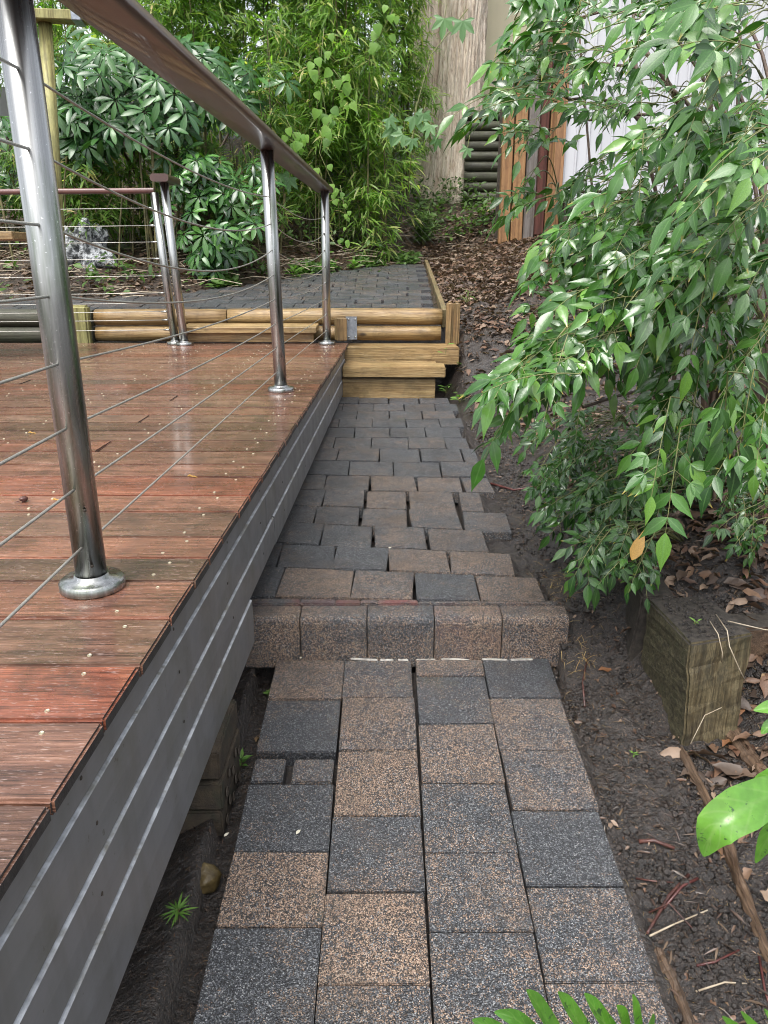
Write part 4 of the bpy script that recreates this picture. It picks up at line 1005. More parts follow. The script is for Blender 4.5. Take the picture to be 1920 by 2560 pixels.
def lobed_me(mat):
    pts = [(0, 0)]; n = 5; angs = [-100, -45, 0, 45, 100]; ls = [.6, .85, 1.0, .85, .6]; out = []
    for i, (a_, l) in enumerate(zip(angs, ls)):
        a_ = rad(a_)
        for da, k_ in ((-.22, .72), (0, 1), (.22, .72)): out.append((math.sin(a_ + da) * l * k_, math.cos(a_ + da) * l * k_))
        if i < 4:
            m_ = rad((angs[i] + angs[i + 1]) / 2); out.append((math.sin(m_) * .42, math.cos(m_) * .42))
    V = [(0, 0, 0)] + [(x, y, -.18 * (x * x + y * y)) for x, y in out]
    me = bpy.data.meshes.new('lobed'); me.from_pydata(V, [], [(0, i + 1, i + 2) for i in range(len(out) - 1)]); me.materials.append(mat); me.update(); return me
lo = thing('lobed_creeper', 'creeper with broad lobed leaves hanging before the tree trunk', 'creeper', at(880, 420, 9.2))
r0 = ABS[lo.name]; me = lobed_me(M['lobed']); ms = []; acc = Acc()
for (x, y, s_) in [(850, 275, .2), (895, 250, .2), (915, 245, .17), (870, 290, .16), (930, 270, .15), (610, 375, .2), (625, 385, .17), (945, 300, .14), (1000, 45, .2), (960, 40, .2), (840, 255, .15), (890, 300, .13), (1090, 190, .14), (1010, 320, .12)]:
    p = at(x, y, 9.0 + R.uniform(-.2, .2)); ms.append(leaf_mat(p, (R.gauss(0, .4), -.2, -1), (R.gauss(0, .3), -1, .4), s_)); tube('leaf_stalk', [at(x + 5, y - 30, 9.2), p], .003, M['stem'], lo, 4)
tube('stem', [at(1010, 20, 9.3), at(930, 120, 9.3), at(900, 230, 9.2), at(880, 420, 9.2)], .006, M['stem'], lo, 5)
leaf_objects('leaf', me, ms, lo)

# ================================================================= RIGHT HAND SHRUB (compound leaves)
def spray(base, d, L, nodes, leafL, mats, acc, tri=True):
    d = Vector(d).normalized(); tip = base + d * L + Vector((0, 0, -.18 * L)); ctrl = base + d * L * .55 + Vector((0, 0, .06 * L))
    P = bez(base, ctrl, tip, 8); acc.tube(P, [.0016 - .0001 * i for i in range(9)], 4)
    face = Vector((R.gauss(-.15, .35), R.gauss(-.65, .3), R.gauss(1.0, .25))).normalized()
    for i in range(nodes):
        t = .22 + .78 * i / (nodes - .4); t = min(t, 1); k_ = min(int(t * 8), 7); p = P[k_].lerp(P[k_ + 1], t * 8 - k_); tg = (P[k_ + 1] - P[k_]).normalized()
        side = tg.cross(face).normalized()
        for s in (-1, 1):
            if R.random() < .07: continue
            sub = tri and i < nodes - 1 and R.random() < .42
            ax = tg * R.uniform(.55, .9) + side * s * R.uniform(.55, 1.05) + Vector((0, 0, R.uniform(-.3, .0)))
            nm = face + Vector((R.gauss(0, .4), R.gauss(0, .4), R.gauss(0, .25)))
            if sub:
                e = p + ax.normalized() * leafL * .55; acc.tube([p, e], .0009, 3)
                axn = ax.normalized(); s2 = axn.cross(nm).normalized()
                mats.append(leaf_mat(e, axn + Vector((0, 0, -.15)), nm, leafL * R.uniform(.85, 1.1)))
                for q in (-1, 1): mats.append(leaf_mat(e, axn * .7 + s2 * q * .75 + Vector((0, 0, -.1)), nm + s2 * q * -.2, leafL * R.uniform(.6, .8)))
            else: mats.append(leaf_mat(p, ax, nm, leafL * R.uniform(.7, 1.05)))
    tg = (P[8] - P[7]).normalized(); mats.append(leaf_mat(tip, tg + Vector((0, 0, -.3)), face, leafL * 1.15))
def compound_shrub(name, label, blobs, roots, mat, canemat='cane', nobj=295):
    R0 = Vector(roots[0]); o = thing(name, label, 'shrub', R0); mats = []; stems = Acc(); canes = Acc()
    for bi, (x, y, rx, ry, Y0, Y1, ns, lf, dr) in enumerate(blobs):
        hub = at(x + 90 + R.uniform(-20, 60), y - 20, Y1 + .25); rt = Vector(roots[bi % len(roots)])
        canes.tube(bez(rt, Vector((lerp(rt.x, hub.x, .25), lerp(rt.y, hub.y, .3), max(hub.z + .12, lerp(rt.z, hub.z, .9)))), hub, 12), [.009 - .0004 * i for i in range(13)], 7)
        for _ in range(int(ns * 1.45)):
            th = R.random() * 6.283; q = math.sqrt(R.random()); tipx, tipy = x + rx * q * math.cos(th), y + ry * q * math.sin(th); Yv = R.uniform(Y0, Y1)
            L = R.uniform(.14, .24) * lf / .07
            d = Vector((dr[0] + R.gauss(0, .4), dr[1] + R.gauss(0, .3), dr[2] + R.gauss(0, .22))).normalized()
            c = at(tipx, tipy, Yv); base = c - d * L * .5 + Vector((0, 0, .1 * L))
            spray(base, d, L * .92, R.choice([3, 4, 4, 5, 5]), lf * R.choice([.6, .7, .8, .88, .96, 1.1]), mats, stems)
            stems.tube(bez(hub, hub.lerp(base, .6) + Vector((0, 0, .07)), base, 6), [.0022, .0021, .002, .0019, .0018, .0017, .0016], 4)
    mats.sort(key=lambda m_: m_.translation.y)
    me = tpl_mesh('leaf', T_NAN, M[mat]); me2 = tpl_mesh('leaf', T_NAN2, M[mat])
    leaf_objects('leaf', me, mats[:nobj][::2], o); leaf_objects('leaf', me2, mats[:nobj][1::2], o)
    rest = mats[nobj:]
    if rest:
        tag(mesh_obj('foliage', leaves_mesh('foliage', T_NAN, rest[::2], R0), M[mat], o, R0), kind='stuff')
        tag(mesh_obj('foliage', leaves_mesh('foliage', T_NAN2, rest[1::2], R0), M[mat], o, R0), kind='stuff')
    mesh_obj('stems', from_np('stems', np.concatenate(stems.V) - np.array(R0), np.concatenate(stems.F), True), M['stem'], o, R0)
    mesh_obj('canes', from_np('canes', np.concatenate(canes.V) - np.array(R0), np.concatenate(canes.F), True), M[canemat], o, R0)
    return len(mats)
rts = [(x_, y_, ground_z(x_, y_, False) - .02) for x_, y_ in ((1.35, 2.6), (1.5, 2.9), (1.25, 2.9), (1.6, 2.5))]
DL = (-.9, -.2, -.1); DD = (-.75, -.3, -.35); DV = (-.3, -.25, -.8)
nl = compound_shrub('tall_shrub', 'tall shrub with drooping sprays of glossy pointed green leaflets leaning over the path', [
 (1150, 60, 110, 65, 2.2, 2.9, 8, .070, DL), (1160, 165, 100, 60, 2.1, 2.8, 7, .072, DL), (1080, 235, 50, 45, 2.1, 2.5, 3, .072, DL), (1170, 280, 70, 45, 2.2, 2.8, 4, .070, DL),
 (1400, 80, 200, 90, 2.0, 2.8, 13, .070, DL), (1190, 10, 90, 30, 2.1, 2.8, 7, .070, DL), (1450, 0, 150, 40, 2.0, 2.8, 9, .070, DL), (1590, 60, 90, 80, 1.6, 2.4, 8, .073, DL),
 (1360, 240, 120, 80, 2.1, 2.9, 9, .068, DL), (1590, 230, 100, 100, 1.7, 2.4, 12, .073, DD), (1510, 370, 140, 90, 1.8, 2.6, 17, .073, DD), (1610, 440, 80, 110, 1.5, 2.1, 11, .074, DD),
 (1300, 400, 90, 70, 2.3, 3.0, 7, .066, DD), (1135, 440, 40, 35, 2.2, 2.6, 3, .070, DD),
 (1360, 500, 140, 85, 1.9, 2.7, 21, .072, DD), (1270, 560, 100, 65, 2.0, 2.6, 15, .072, DD), (1450, 570, 140, 80, 1.6, 2.4, 17, .074, DD), (1580, 620, 100, 90, 1.6, 2.2, 12, .074, DD),
 (1270, 685, 105, 75, 1.8, 2.4, 15, .074, DD), (1210, 770, 75, 50, 1.75, 2.2, 9, .074, DD), (1145, 835, 55, 48, 1.7, 2.1, 8, .074, DD), (1370, 700, 100, 80, 1.7, 2.3, 13, .074, DV),
 (1455, 860, 50, 80, 1.6, 2.0, 5, .076, DV), (1560, 770, 90, 105, 1.6, 2.1, 12, .075, DV), (1605, 940, 50, 75, 1.6, 2.0, 5, .075, DV), (1115, 900, 25, 25, 1.75, 1.9, 2, .076, DV), (1445, 1010, 30, 50, 1.65, 1.8, 2, .075, DV)], rts, 'nandina')
rts2 = [(x_, y_, ground_z(x_, y_, False) - .02) for x_, y_ in ((1.02, 2.75), (1.15, 2.55), (.95, 3.0))]
nl2 = compound_shrub('low_shrub', 'low dense shrub with small dark glossy leaflets at the foot of the tall shrub', [
 (1230, 940, 70, 45, 2.4, 2.9, 12, .050, DD), (1220, 1020, 60, 45, 2.3, 2.8, 11, .050, DD), (1310, 1000, 85, 60, 2.3, 2.9, 17, .050, DD), (1240, 1090, 60, 42, 2.2, 2.6, 10, .052, DD), (1335, 1075, 85, 48, 2.15, 2.6, 14, .054, DD),
 (1310, 1155, 70, 40, 2.05, 2.4, 11, .056, DD), (1360, 1205, 50, 28, 1.95, 2.2, 6, .058, DV), (1290, 1215, 32, 25, 2.0, 2.2, 4, .058, DV), (1610, 1110, 50, 65, 2.1, 2.6, 8, .048, DV), (1610, 1190, 40, 35, 2.0, 2.3, 4, .048, DV), (1490, 980, 75, 60, 2.4, 3.0, 12, .050, DD), (1540, 1060, 90, 60, 2.3, 2.9, 13, .050, DD), (1440, 1110, 60, 50, 2.3, 2.7, 7, .052, DD), (1630, 1010, 50, 70, 2.2, 2.8, 8, .050, DD), (1400, 930, 80, 55, 2.4, 3.0, 10, .048, DD)], rts2, 'nandina_low')
# thick brown branches seen through the shrub
bs = thing('bare_branches', 'bare brown branches rising behind the tall shrub leaves', 'branch', (1.6, 3.0, -.2))
for pts_, r_ in (([(1600, 700), (1545, 380), (1500, 290), (1450, 190), (1380, 90)], .014), ([(1560, 640), (1540, 300), (1525, 100), (1500, -40)], .010), ([(1480, 620), (1420, 430), (1380, 250), (1365, -20)], .008), ([(1640, 900), (1620, 700), (1640, 500), (1659, 350)], .012), ([(1430, 720), (1330, 540), (1280, 420), (1250, 60)], .006)):
    P = [at(x, y, 3.0) for x, y in pts_]; g = P[0].copy(); g.z = ground_z(g.x, g.y, False) - .05
    tube('branch', [g] + P, [r_ * 1.1] + [r_ * (1 - .12 * i) for i in range(len(P))], M['cane'], bs, 8)
dl = at(1390, 1165, 1.95)
def single(name, label, cat, tpl, mt, m_):
    o = bpy.data.objects.new(name, tpl_mesh(name, tpl, M[mt])); sc.collection.objects.link(o); o.matrix_world = m_; ABS[o.name] = m_.translation
    return tag(o, label, cat)
single('dead_leaf', 'long tan dead leaf caught upright on the low shrub', 'leaf', T_NAN, 'yellowleaf', leaf_mat(at(1365, 1210, 1.93), (.35, .1, 1), (-.3, -1, .2), .095))

# ================================================================= PHILODENDRON, close to the camera
def lobe(name, pts, wds, mat, parent, up=(0, -.5, 1), fold=.25, n=14):
    P = []; 
    for i in range(n + 1):
        t = i / n * (len(pts) - 1); k_ = min(int(t), len(pts) - 2); u = t - k_
        p0_, p1_ = Vector(pts[max(k_ - 1, 0)]), Vector(pts[k_]); p2_, p3_ = Vector(pts[k_ + 1]), Vector(pts[min(k_ + 2, len(pts) - 1)])
        P.append(.5 * ((2 * p1_) + (p2_ - p0_) * u + (2 * p0_ - 5 * p1_ + 4 * p2_ - p3_) * u * u + (3 * p1_ - p0_ - 3 * p2_ + p3_) * u ** 3))
    wv = ABS[parent.name]; V = []; F = []; cx = 7
    W = [float(np.interp(i / n, np.linspace(0, 1, len(wds)), wds)) for i in range(n + 1)]
    for i in range(n + 1):
        d = (P[min(i + 1, n)] - P[max(i - 1, 0)]).normalized(); s = d.cross(Vector(up)).normalized(); u_ = s.cross(d)
        for c in range(cx):
            a_ = (c / (cx - 1) - .5) * 2; wv_ = W[i]
            V.append(P[i] + s * a_ * wv_ + u_ * (fold * wv_ * (abs(a_) ** 1.5) - (.10 * wv_ if c == 3 else 0)) - wv)
    for i in range(n):
        for c in range(cx - 1): a_ = i * cx + c; F.append((a_, a_ + 1, a_ + cx + 1, a_ + cx))
    me = from_np(name, V, F, True); A = []
    for i in range(n + 1):
        for c in range(cx): A += [.3, 1 - abs((c / (cx - 1) - .5) * 2), i / n * .8]
    at_ = me.attributes.new('leaf', 'FLOAT_VECTOR', 'POINT'); at_.data.foreach_set('vector', A)
    o = mesh_obj(name, me, mat, parent, wv)
    return o
ph = thing('lobed_plant', 'bright green finger lobed leaf poking up at the bottom edge of the picture', 'plant', at(1260, 2420, .66))
yb2 = .64
base = [at(1150 + 45 * i, 2290, yb2 + .01) for i in range(8)]
tips = [((1020, 2203), (1062, 2222)), ((1068, 2186), (1120, 2205)), ((1137, 2138), (1165, 2175)), ((1205, 2143), (1232, 2180)), ((1262, 2146), (1290, 2185)), ((1332, 2172), (1345, 2200)), ((1366, 2148), (1372, 2195)), ((1410, 2190), (1402, 2220))]
for i, (tp, md) in enumerate(tips):
    bx = md[0] + (50 if i < 5 else 10); lobe('lobe', [at(bx + 30, 2320, yb2 + .02), at(bx, 2260, yb2), at(*md, yb2 - .015), at(*tp, yb2 - .02)], [.008, .0098, .0098, .0085, .001], M['phil'], ph, up=(.5, -.6, .6), fold=.35)
tube('midrib', [at(1130, 2340, yb2 + .03), at(1300, 2330, yb2 + .03), at(1460, 2330, yb2 + .03)], .003, M['stem'], ph, 6)
tube('petiole', [at(1300, 2330, yb2 + .03), Vector((.42, .72, -.55)), Vector((.62, .74, ground_z(.62, .74, False)))], .003, M['stem'], ph, 6)
p2 = thing('broad_leaf_plant', 'plant with a broad bright green wet leaf above the long rotting board', 'plant', at(1750, 1900, .95))
YL = .92
lobe('leaf', [at(1760, 1720, YL + .05), at(1680, 1715, YL), at(1600, 1750, YL - .03), at(1545, 1790, YL - .04), at(1520, 1850, YL - .035)], [.012, .025, .031, .026, .001], M['phil'], p2, up=(-.3, -.75, .8), fold=.3, n=20)
lobe('leaf', [at(1780, 1640, YL + .04), at(1700, 1672, YL + .02), at(1650, 1700, YL + .02), at(1600, 1712, YL + .02)], [.01, .018, .018, .001], M['phil'], p2, up=(-.2, -.6, .9), fold=.3)
lobe('leaf', [at(1760, 1760, YL + .02), at(1700, 1770, YL), at(1660, 1810, YL), at(1632, 1864, YL + .01)], [.01, .016, .014, .001], M['phil'], p2, up=(-.2, -.8, .8), fold=.3)
lobe('leaf', [at(1740, 1520, YL + .1), at(1690, 1525, YL + .1), at(1655, 1530, YL + .1), at(1628, 1535, YL + .1)], [.01, .014, .01, .001], M['phil'], p2, up=(-.2, -.6, .9), fold=.3)
lobe('leaf', [at(1740, 1545, YL + .1), at(1690, 1560, YL + .1), at(1660, 1570, YL + .1), at(1645, 1585, YL + .1)], [.01, .012, .009, .001], M['phil'], p2, up=(-.2, -.6, .9), fold=.3)
for (a1, a2) in (((1760, 1720), 1.0), ((1780, 1640), .98), ((1760, 1760), 1.02), ((1740, 1525), 1.05)): tube('petiole', [at(*a1, YL + .05), Vector((.85, 1.0, -.2)), Vector((.95, a2, ground_z(.95, a2, False) - .01))], .003, M['stem'], p2, 6)
p3 = thing('broad_leaf_plant', 'pale green leaf tip showing in the lower right corner', 'plant', at(1700, 2300, .62))
for tp in ((1560, 2196), (1600, 2185), (1650, 2180)): lobe('lobe', [at(tp[0] + 60, 2290, .63), at(tp[0] + 35, 2235, .62), at(*tp, .61)], [.007, .009, .001], M['phil'], p3, up=(.3, -.6, .7), fold=.3)
tube('petiole', [at(1640, 2290, .63), Vector((.5, .7, -.5)), Vector((.66, .7, ground_z(.66, .7, False)))], .003, M['stem'], p3, 6)

# ================================================================= GROUND COVER
# leaf litter
mats = []
def on_ground_leaf(X, Y, L, up=.012, tilt=.5):
    z = ground_z(X, Y) + up * R.random(); th = R.random() * 6.283
    return leaf_mat((X, Y, z + .003), (math.cos(th), math.sin(th), R.gauss(.08, .22)), (R.gauss(0, tilt), R.gauss(0, tilt), 1), L, R.uniform(.8, 1.6))
for _ in range(24000):
    u = R.random()
    if u < .45: X, Y = R.uniform(.5, 3.0), R.uniform(5.6, 11.5)
    elif u < .8: X, Y = R.uniform(-5.5, .8), R.uniform(6.7, 11.5)
    else: X, Y = R.uniform(.8, 2.6), R.uniform(2.1, 6)
    if X < .52 and Y < YB(X) + (R.random() ** 2) * -.12 + .02: continue
    dens = 1.0 if Y > 6.5 else .55
    if Y < 6.4 and noise.noise((X * 1.5, Y * 1.5, 3)) < -.05: continue
    if R.random() > dens: continue
    mats.append(on_ground_leaf(X, Y, R.uniform(.03, .085) if Y > 5 else R.uniform(.03, .07), .015))
tag(mesh_obj('leaf_litter', leaves_mesh('leaf_litter', T_DEAD, mats), M['litter']), 'brown leaf litter covering the sloping garden bed', kind='stuff')
mats = []
for _ in range(2600):
    X, Y = R.uniform(.78, 1.5), R.uniform(1.0, 3.4)
    if X < .98 and 1.72 < Y < 2.1: continue
    if X < .9 and Y < 1.5 and R.random() < .8: continue
    mats.append(on_ground_leaf(X, Y, R.uniform(.02, .075), .012, .6))
for _ in range(2600):
    X, Y = R.uniform(.56, 1.6), R.uniform(4.2, 7.5)
    if R.random() > sstep(4.0, 6.6, Y) * .8 + .25: continue
    mats.append(on_ground_leaf(X, Y, R.uniform(.02, .07), .012, .6))
for _ in range(900):
    X, Y = R.uniform(.53, .85), R.uniform(.6, 5)
    mats.append(on_ground_leaf(X, Y, R.uniform(.006, .022), .003, .5))
tag(mesh_obj('bed_litter', leaves_mesh('bed_litter', T_DEAD, mats), M['litter']), 'wet brown leaves and bark bits in the bed around the square post', kind='stuff')
mats = []
for _ in range(5200):
    X, Y = R.uniform(.515, 1.3), .6 + 4.8 * R.random() ** 1.3
    if .76 < X < .97 and 1.74 < Y < 2.07: continue
    if noise.noise((X * 4, Y * 4, 31)) < -.15: continue
    th = R.random() * 6.283; mats.append(leaf_mat((X, Y, ground_z(X, Y) + .002 + .004 * R.random()), (math.cos(th), math.sin(th), R.gauss(0, .18)), (R.gauss(0, .5), R.gauss(0, .5), 1), R.uniform(.008, .04), R.uniform(.5, 1.3)))
for _ in range(700):
    X, Y = R.uniform(-.46, -.33), R.uniform(.7, 2.1); th = R.random() * 6.283; mats.append(leaf_mat((X, Y, ground_z(X, Y) + .002), (math.cos(th), math.sin(th), 0), (0, 0, 1), R.uniform(.006, .02), 1))
tag(mesh_obj('soil_debris', leaves_mesh('soil_debris', T_BAM, mats), M['debris']), 'fine dark rotting fibres and chips mixed into the mud', kind='stuff')
# mud clods
acc = Acc(); base = rockme(1, 1, 1, .6, .5, 1, 1); bv = np.array([v_.co[:] for v_ in base.vertices], dtype=np.float32); bf = np.array([p.vertices[:] for p in base.polygons], dtype=np.int32)
for _ in range(15000):
    X, Y = R.uniform(.515, 1.15), .65 + 4.4 * R.random() ** 1.5
    if noise.noise((X * 7, Y * 7, 8)) < -.1: continue
    if .74 < X < 1.0 and 1.72 < Y < 2.1: continue
    s = R.uniform(.003, .009) * (1.6 if R.random() < .12 else 1); z = ground_z(X, Y); th = R.random() * 6.28
    rot = np.array([[math.cos(th), -math.sin(th), 0], [math.sin(th), math.cos(th), 0], [0, 0, 1]], dtype=np.float32) * s
    acc.add(bv @ rot.T + np.array([X, Y, z], dtype=np.float32), bf)
for _ in range(300):
    X, Y = R.uniform(.79, .93), R.uniform(1.79, 2.04); s = R.uniform(.001, .004); acc.add(bv * s + np.array([X, Y, -.309], dtype=np.float32), bf)
for _ in range(700):
    X, Y = R.uniform(-.47, -.34), R.uniform(.7, 2.1); s = R.uniform(.001, .004); acc.add(bv * s + np.array([X, Y, ground_z(X, Y)], dtype=np.float32), bf)
tag(mesh_obj('mud_clods', acc.mesh('mud_clods', True), M['mud']), 'small dark clods of wet soil', kind='stuff')
# fine straw and roots on the mud
mats = []
for _ in range(1900):
    X, Y = R.uniform(.51, 1.1), R.uniform(.6, 3.5)
    mats.append(leaf_mat((X, Y, ground_z(X, Y) + .003), (R.gauss(0, 1), R.gauss(0, 1), 0), (R.gauss(0, .4), 0, 1), R.uniform(.006, .022), .6))
for _ in range(170):
    X, Y = R.gauss(.60, .035), R.choice([R.gauss(2.12, .03), R.gauss(2.38, .06), R.gauss(2.5, .05)])
    mats.append(leaf_mat((X, Y, ground_z(X, Y) + .004), (R.gauss(0, 1), R.gauss(0, 1), R.gauss(0, .2)), (0, 0, 1), R.uniform(.02, .05), .6))
tag(mesh_obj('straw_bits', leaves_mesh('straw_bits', T_GRASS, mats), M['straw']), 'yellow straw and root fibres scattered on the mud', kind='stuff')
# undergrowth by the tree and behind terrace edge
mats = []
for _ in range(9000):
    u = R.random()
    if u < .35: X, Y = R.uniform(-.2, 1.6), R.uniform(10.6, 12.4); h_ = .35
    elif u < .6: X, Y = R.uniform(-1.6, .4), 0; Y = YB(X) + R.uniform(.0, .35); h_ = .07
    elif u < .75: X, Y = R.uniform(-5, -1), 0; Y = YB(X) + R.uniform(.15, 1.5); h_ = .12
    else: X, Y = R.uniform(-5.5, .2), R.uniform(9.0, 10.5); h_ = .4
    if noise.noise((X * 2.2, Y * 2.2, 12)) < .0: continue
    mats.append(leaf_mat((X, Y, ground_z(X, Y, False) + .02 + h_ * R.random()), (R.gauss(0, 1), R.gauss(0, 1), R.gauss(.3, .5)), (R.gauss(0, .4), R.gauss(-.3, .4), 1), R.uniform(.04, .10)))
tag(mesh_obj('undergrowth', leaves_mesh('undergrowth', T_WEED, mats), M['under_green']), 'green creeping undergrowth behind the terrace and round the tree foot', kind='stuff')
# fallen sticks on far bank
acc = Acc()
for _ in range(240):
    X, Y = R.uniform(-5, 1.2), 0; Y = YB(X) + R.uniform(.05, 1.8); z = ground_z(X, Y, False) + .03; th = R.gauss(0, .7); L = R.uniform(.15, .6)
    acc.tube([Vector((X, Y, z)), Vector((X + L * .5 * math.cos(th), Y + L * .5 * math.sin(th), z + R.uniform(0, .07))), Vector((X + L * math.cos(th), Y + L * math.sin(th), z + .02))], R.uniform(.002, .006), 4)
tag(mesh_obj('dry_sticks', acc.mesh('dry_sticks'), M['twig_pale']), 'thin pale sticks lying on the litter behind the terrace', kind='stuff')

# ---------------- individual twigs, leaves, weeds
def twig(pts, r, mt, label):
    P = [groundpt(*p) + Vector((0, 0, .004 + .004 * (i % 2))) for i, p in enumerate(pts)]
    c = P[0].copy(); V = [p for p in P]
    o = tube('twig', V, [r * (1 - .12 * i) for i in range(len(V))], M[mt], None, 7, world=c); return tag(o, label, 'twig')
twig([(1485, 1905), (1440, 1960), (1410, 2010), (1395, 2040)], .0042, 'twig', 'thick dark curved twig on the mud under the red twig')
twig([(1505, 1912), (1470, 1935), (1430, 1985)], .0034, 'twig_red', 'thick shiny red twig crossing a dark one on the mud')
twig([(1400, 1985), (1440, 1990), (1500, 2035)], .002, 'twig', 'thin black twig below the red twig')
twig([(1372, 1915), (1410, 1922), (1450, 1930)], .0022, 'twig', 'thin dark twig lying above the red twig')
twig([(1378, 1832), (1410, 1838), (1455, 1846)], .005, 'twig', 'short stubby black stick beside the right edge of the path')
twig([(1500, 2115), (1540, 2100), (1590, 2085)], .0026, 'twig_red', 'straight red stick on the mud near the bottom right')
twig([(1635, 2090), (1650, 2160), (1670, 2230)], .0026, 'twig_red', 'red stick pointing down at the right edge of the mud')
twig([(1500, 2160), (1560, 2150), (1610, 2138)], .002, 'twig_pale', 'thin pale straw coloured stick near the bottom right')
twig([(1262, 1540), (1258, 1480), (1268, 1430)], .003, 'twig', 'brown root running along the right edge of the paving')
twig([(1400, 2045), (1450, 2020), (1530, 1990)], .0022, 'twig_pale', 'grey forked twig below the thick dark twig')
twig([(1060, 1048), (1110, 1056), (1165, 1050)], .006, 'twig_red', 'bent red root poking out of the soil under the shrub')
def overtwig(pts, r, mt, label):
    P = [Vector(p) for p in pts]; return tag(tube('twig', P, r, M[mt], None, 6, world=P[0]), label, 'twig')
overtwig([(.905, 1.90, -.300), (.893, 1.80, -.298), (.888, 1.765, -.325), (.93, 1.775, -.40), (.955, 1.782, -.44)], .0016, 'twig_pale', 'pale bent grass stem hanging over the front of the square post')
overtwig([(.872, 1.86, -.300), (.866, 1.79, -.303), (.869, 1.758, -.34), (.874, 1.765, -.37)], .0014, 'twig_pale', 'short pale stem dangling over the post top edge')
overtwig([(.92, 1.86, -.300), (1.0, 1.82, -.305), (1.12, 1.84, -.33)], .0016, 'twig_pale', 'pale stem reaching right from the square post')
overtwig([(.79, 1.69, -.565), (.83, 1.72, -.50), (.88, 1.74, -.49)], .0013, 'twig_pale', 'thin pale stem arching at the foot of the square post')
def dead(x, y, L, label, mt='deadleaf', ax=None, up=.006):
    p = groundpt(x, y) + Vector((0, 0, up)); th = R.random() * 6.28
    single('fallen_leaf', label, 'fallen leaf', T_DEAD, mt, leaf_mat(p, ax or (math.cos(th), math.sin(th), .1), (R.gauss(0, .3), -.3, 1), L))
dead(552, 1590, .045, 'orange brown fallen leaf on the mud left of the path', ax=(.05, 1, .05))
dead(1365, 1425, .055, 'curved brown leaf left of the square post', ax=(.6, 1, .2))
dead(1330, 1515, .04, 'small tan curled leaf on the dark mud', ax=(.5, 1, .1))
dead(1290, 1470, .05, 'dark brown curled leaf near the upper path corner', ax=(1, .1, .1))
dead(1560, 1620, .07, 'large brown leaf at the foot of the square post', ax=(.6, .5, .1))
dead(1590, 1560, .085, 'long orange leaf leaning on the right side of the square post', ax=(.7, 1, .8), up=.02)
dead(1500, 1600, .06, 'pinkish curled leaf in front of the square post', ax=(1, .4, .2))
dead(1530, 1745, .06, 'curled orange strip of bark beside the long rotting board', ax=(.1, 1, .1))
dead(1640, 1480, .08, 'big brown leaf right of the square post', ax=(1, .4, .3), up=.015)
dead(1215, 1440, .04, 'pinkish grey leaf beside the paving corner', ax=(.4, 1, .1))
dead(1110, 915, .05, 'pale brown leaf among the tips of the tall shrub', ax=(.5, 1, .1))
dead(1640, 1780, .06, 'dark wet leaf above the long rotting board near the right edge', ax=(1, .3, .1))
dead(1560, 1850, .07, 'brown strip leaf near the broad bright leaf', ax=(-.2, 1, .1))
for i, (x, y, L) in enumerate([(55, 1022, .0), (700, 1003, 0)]): pass
def ondeck(x, y, L, mt, label, ax=(1, .3, .05)):
    p = onplane(x, y, .004); single('fallen_leaf', label, 'fallen leaf', T_DEAD, mt, leaf_mat(p, ax, (.1, -.1, 1), L))
ondeck(60, 935, .03, 'yellowleaf', 'small yellow leaf on the deck at far left'); ondeck(404, 1029, .03, 'yellowleaf', 'small yellow leaf on the deck between two wires'); ondeck(112, 1080, .025, 'yellowleaf', 'tiny yellow leaf right of the dark seed pod')
pod = thing('seed_pod', 'small dark prickly seed pod lying on the deck left of the front post', 'seed pod', onplane(52, 1084, 0))
pc = ABS[pod.name]; mesh_obj('pod', rockme(.010, 1, 1, .8, .6, 9, 2, 3), M['twig'], pod, pc + Vector((0, 0, .008)))
tube('stalk', [pc + Vector((-.003, 0, .004)), pc + Vector((-.02, -.012, .003))], .0012, M['twig'], pod, 5)
ms = [((475, 1400), .02), ((505, 1520), .03)]
for (x, y, s_, lab) in [(640, 1805 / 1, .018, 'small pale petal lying on the dark paver left of the wide joint'), (485, 1810, .016, 'small yellow petal in the mud at the paving edge'), (840, 1187, .022, 'white scrap on the upper paving'), (648, 1425, .014, 'thin white scrap at the foot of the kerb')]:
    p = onplane(x, y, -.73, .07) if y > 1400 else onplane(x, y, -.43, .1, 2.2)
    single('petal', lab, 'petal', T_WEED, 'petal' if 'petal' in M else 'straw', leaf_mat(p + Vector((0, 0, .004)), (.4, .8, .1), (0, -.1, 1), s_))
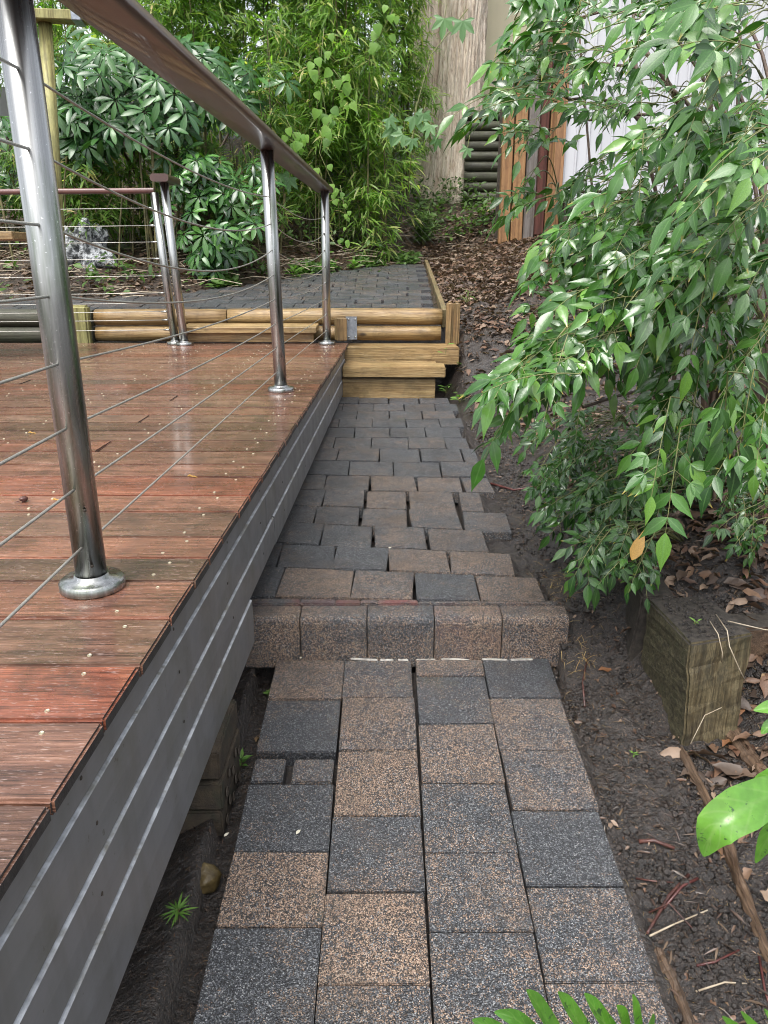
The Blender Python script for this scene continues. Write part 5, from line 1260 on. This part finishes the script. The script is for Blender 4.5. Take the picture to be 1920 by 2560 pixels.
def weed(x, y, n, L, h_, label, mt='weed', tpl=T_WEED, p=None):
    p = p or groundpt(x, y); o = thing('weed', label, 'weed', p); ms_ = []; acc = Acc()
    for i in range(n):
        th = 6.283 * i / n + R.uniform(-.3, .3); t = R.random(); q = p + Vector((math.cos(th) * h_ * .4 * t, math.sin(th) * h_ * .4 * t, h_ * R.uniform(.2, 1)))
        acc.tube([p, q], .0008 if L < .06 else .002, 3); ms_.append(leaf_mat(q, (math.cos(th), math.sin(th), R.uniform(.0, .8)), (0, -.2, 1), L * R.uniform(.7, 1.2)))
    leaf_objects('leaf', tpl_mesh('leaf', tpl, M[mt]), ms_, o)
    mesh_obj('stem', from_np('s', np.concatenate(acc.V) - np.array(p), np.concatenate(acc.F), True), M['stem'], o, p)
weed(580, 1488, 9, .022, .012, 'tiny spiky weed in the mud left of the paving near the kerb', tpl=T_NAN)
weed(520, 1635, 8, .03, .02, 'small bright weed beside the brick pier', tpl=T_NAN)
weed(388, 2005, 26, .035, .015, 'spiky tuft of grass weed below the deck edge in the lower left', tpl=T_BAM)
weed(1368, 1640, 7, .012, .008, 'minute pale seedling on the mud between path and square post', tpl=T_NAN)
weed(963, 852, 9, .05, .06, 'leafy weed beside the bottom pine step')
weed(993, 872, 10, .055, .07, 'bright weed sprouting right of the upper paving end')
weed(990, 795, 6, .05, .04, 'small weed on the soil beside the middle pine step')
weed(955, 775, 4, .05, .09, 'little green seedling in front of the pine sleeper', p=Vector((.44, 5.62, -.06)))
weed(1010, 660, 12, .08, .12, 'thin grassy weed beside the terrace corner upright', tpl=T_GRASS)
weed(1448, 1335, 5, .016, .012, 'tiny yellow green sprout on top of the square post', p=Vector((.83, 1.85, -.306)), tpl=T_NAN)
for i, (x, lab) in enumerate([(640, 'low leafy weed spilling over the terrace edge behind the middle posts'), (700, 'pale leafy weed at the terrace edge right of the end post'), (760, 'clump of small leaves at the far edge of the terrace')]):
    X = at(x, 590, 8.6).x; weed(0, 0, 26, .08, .12, lab, p=Vector((X, YB(X) + .02, ground_z(X, YB(X) + .02, False))))
for o in bpy.data.objects:
    if o.type == 'MESH' and o.data and not o.data.materials: print('NOMAT', o.name)
print('leaves', nl, nl2, 'objects', len(bpy.data.objects), 'tris', sum(len(m.polygons) * 2 for m in bpy.data.meshes))
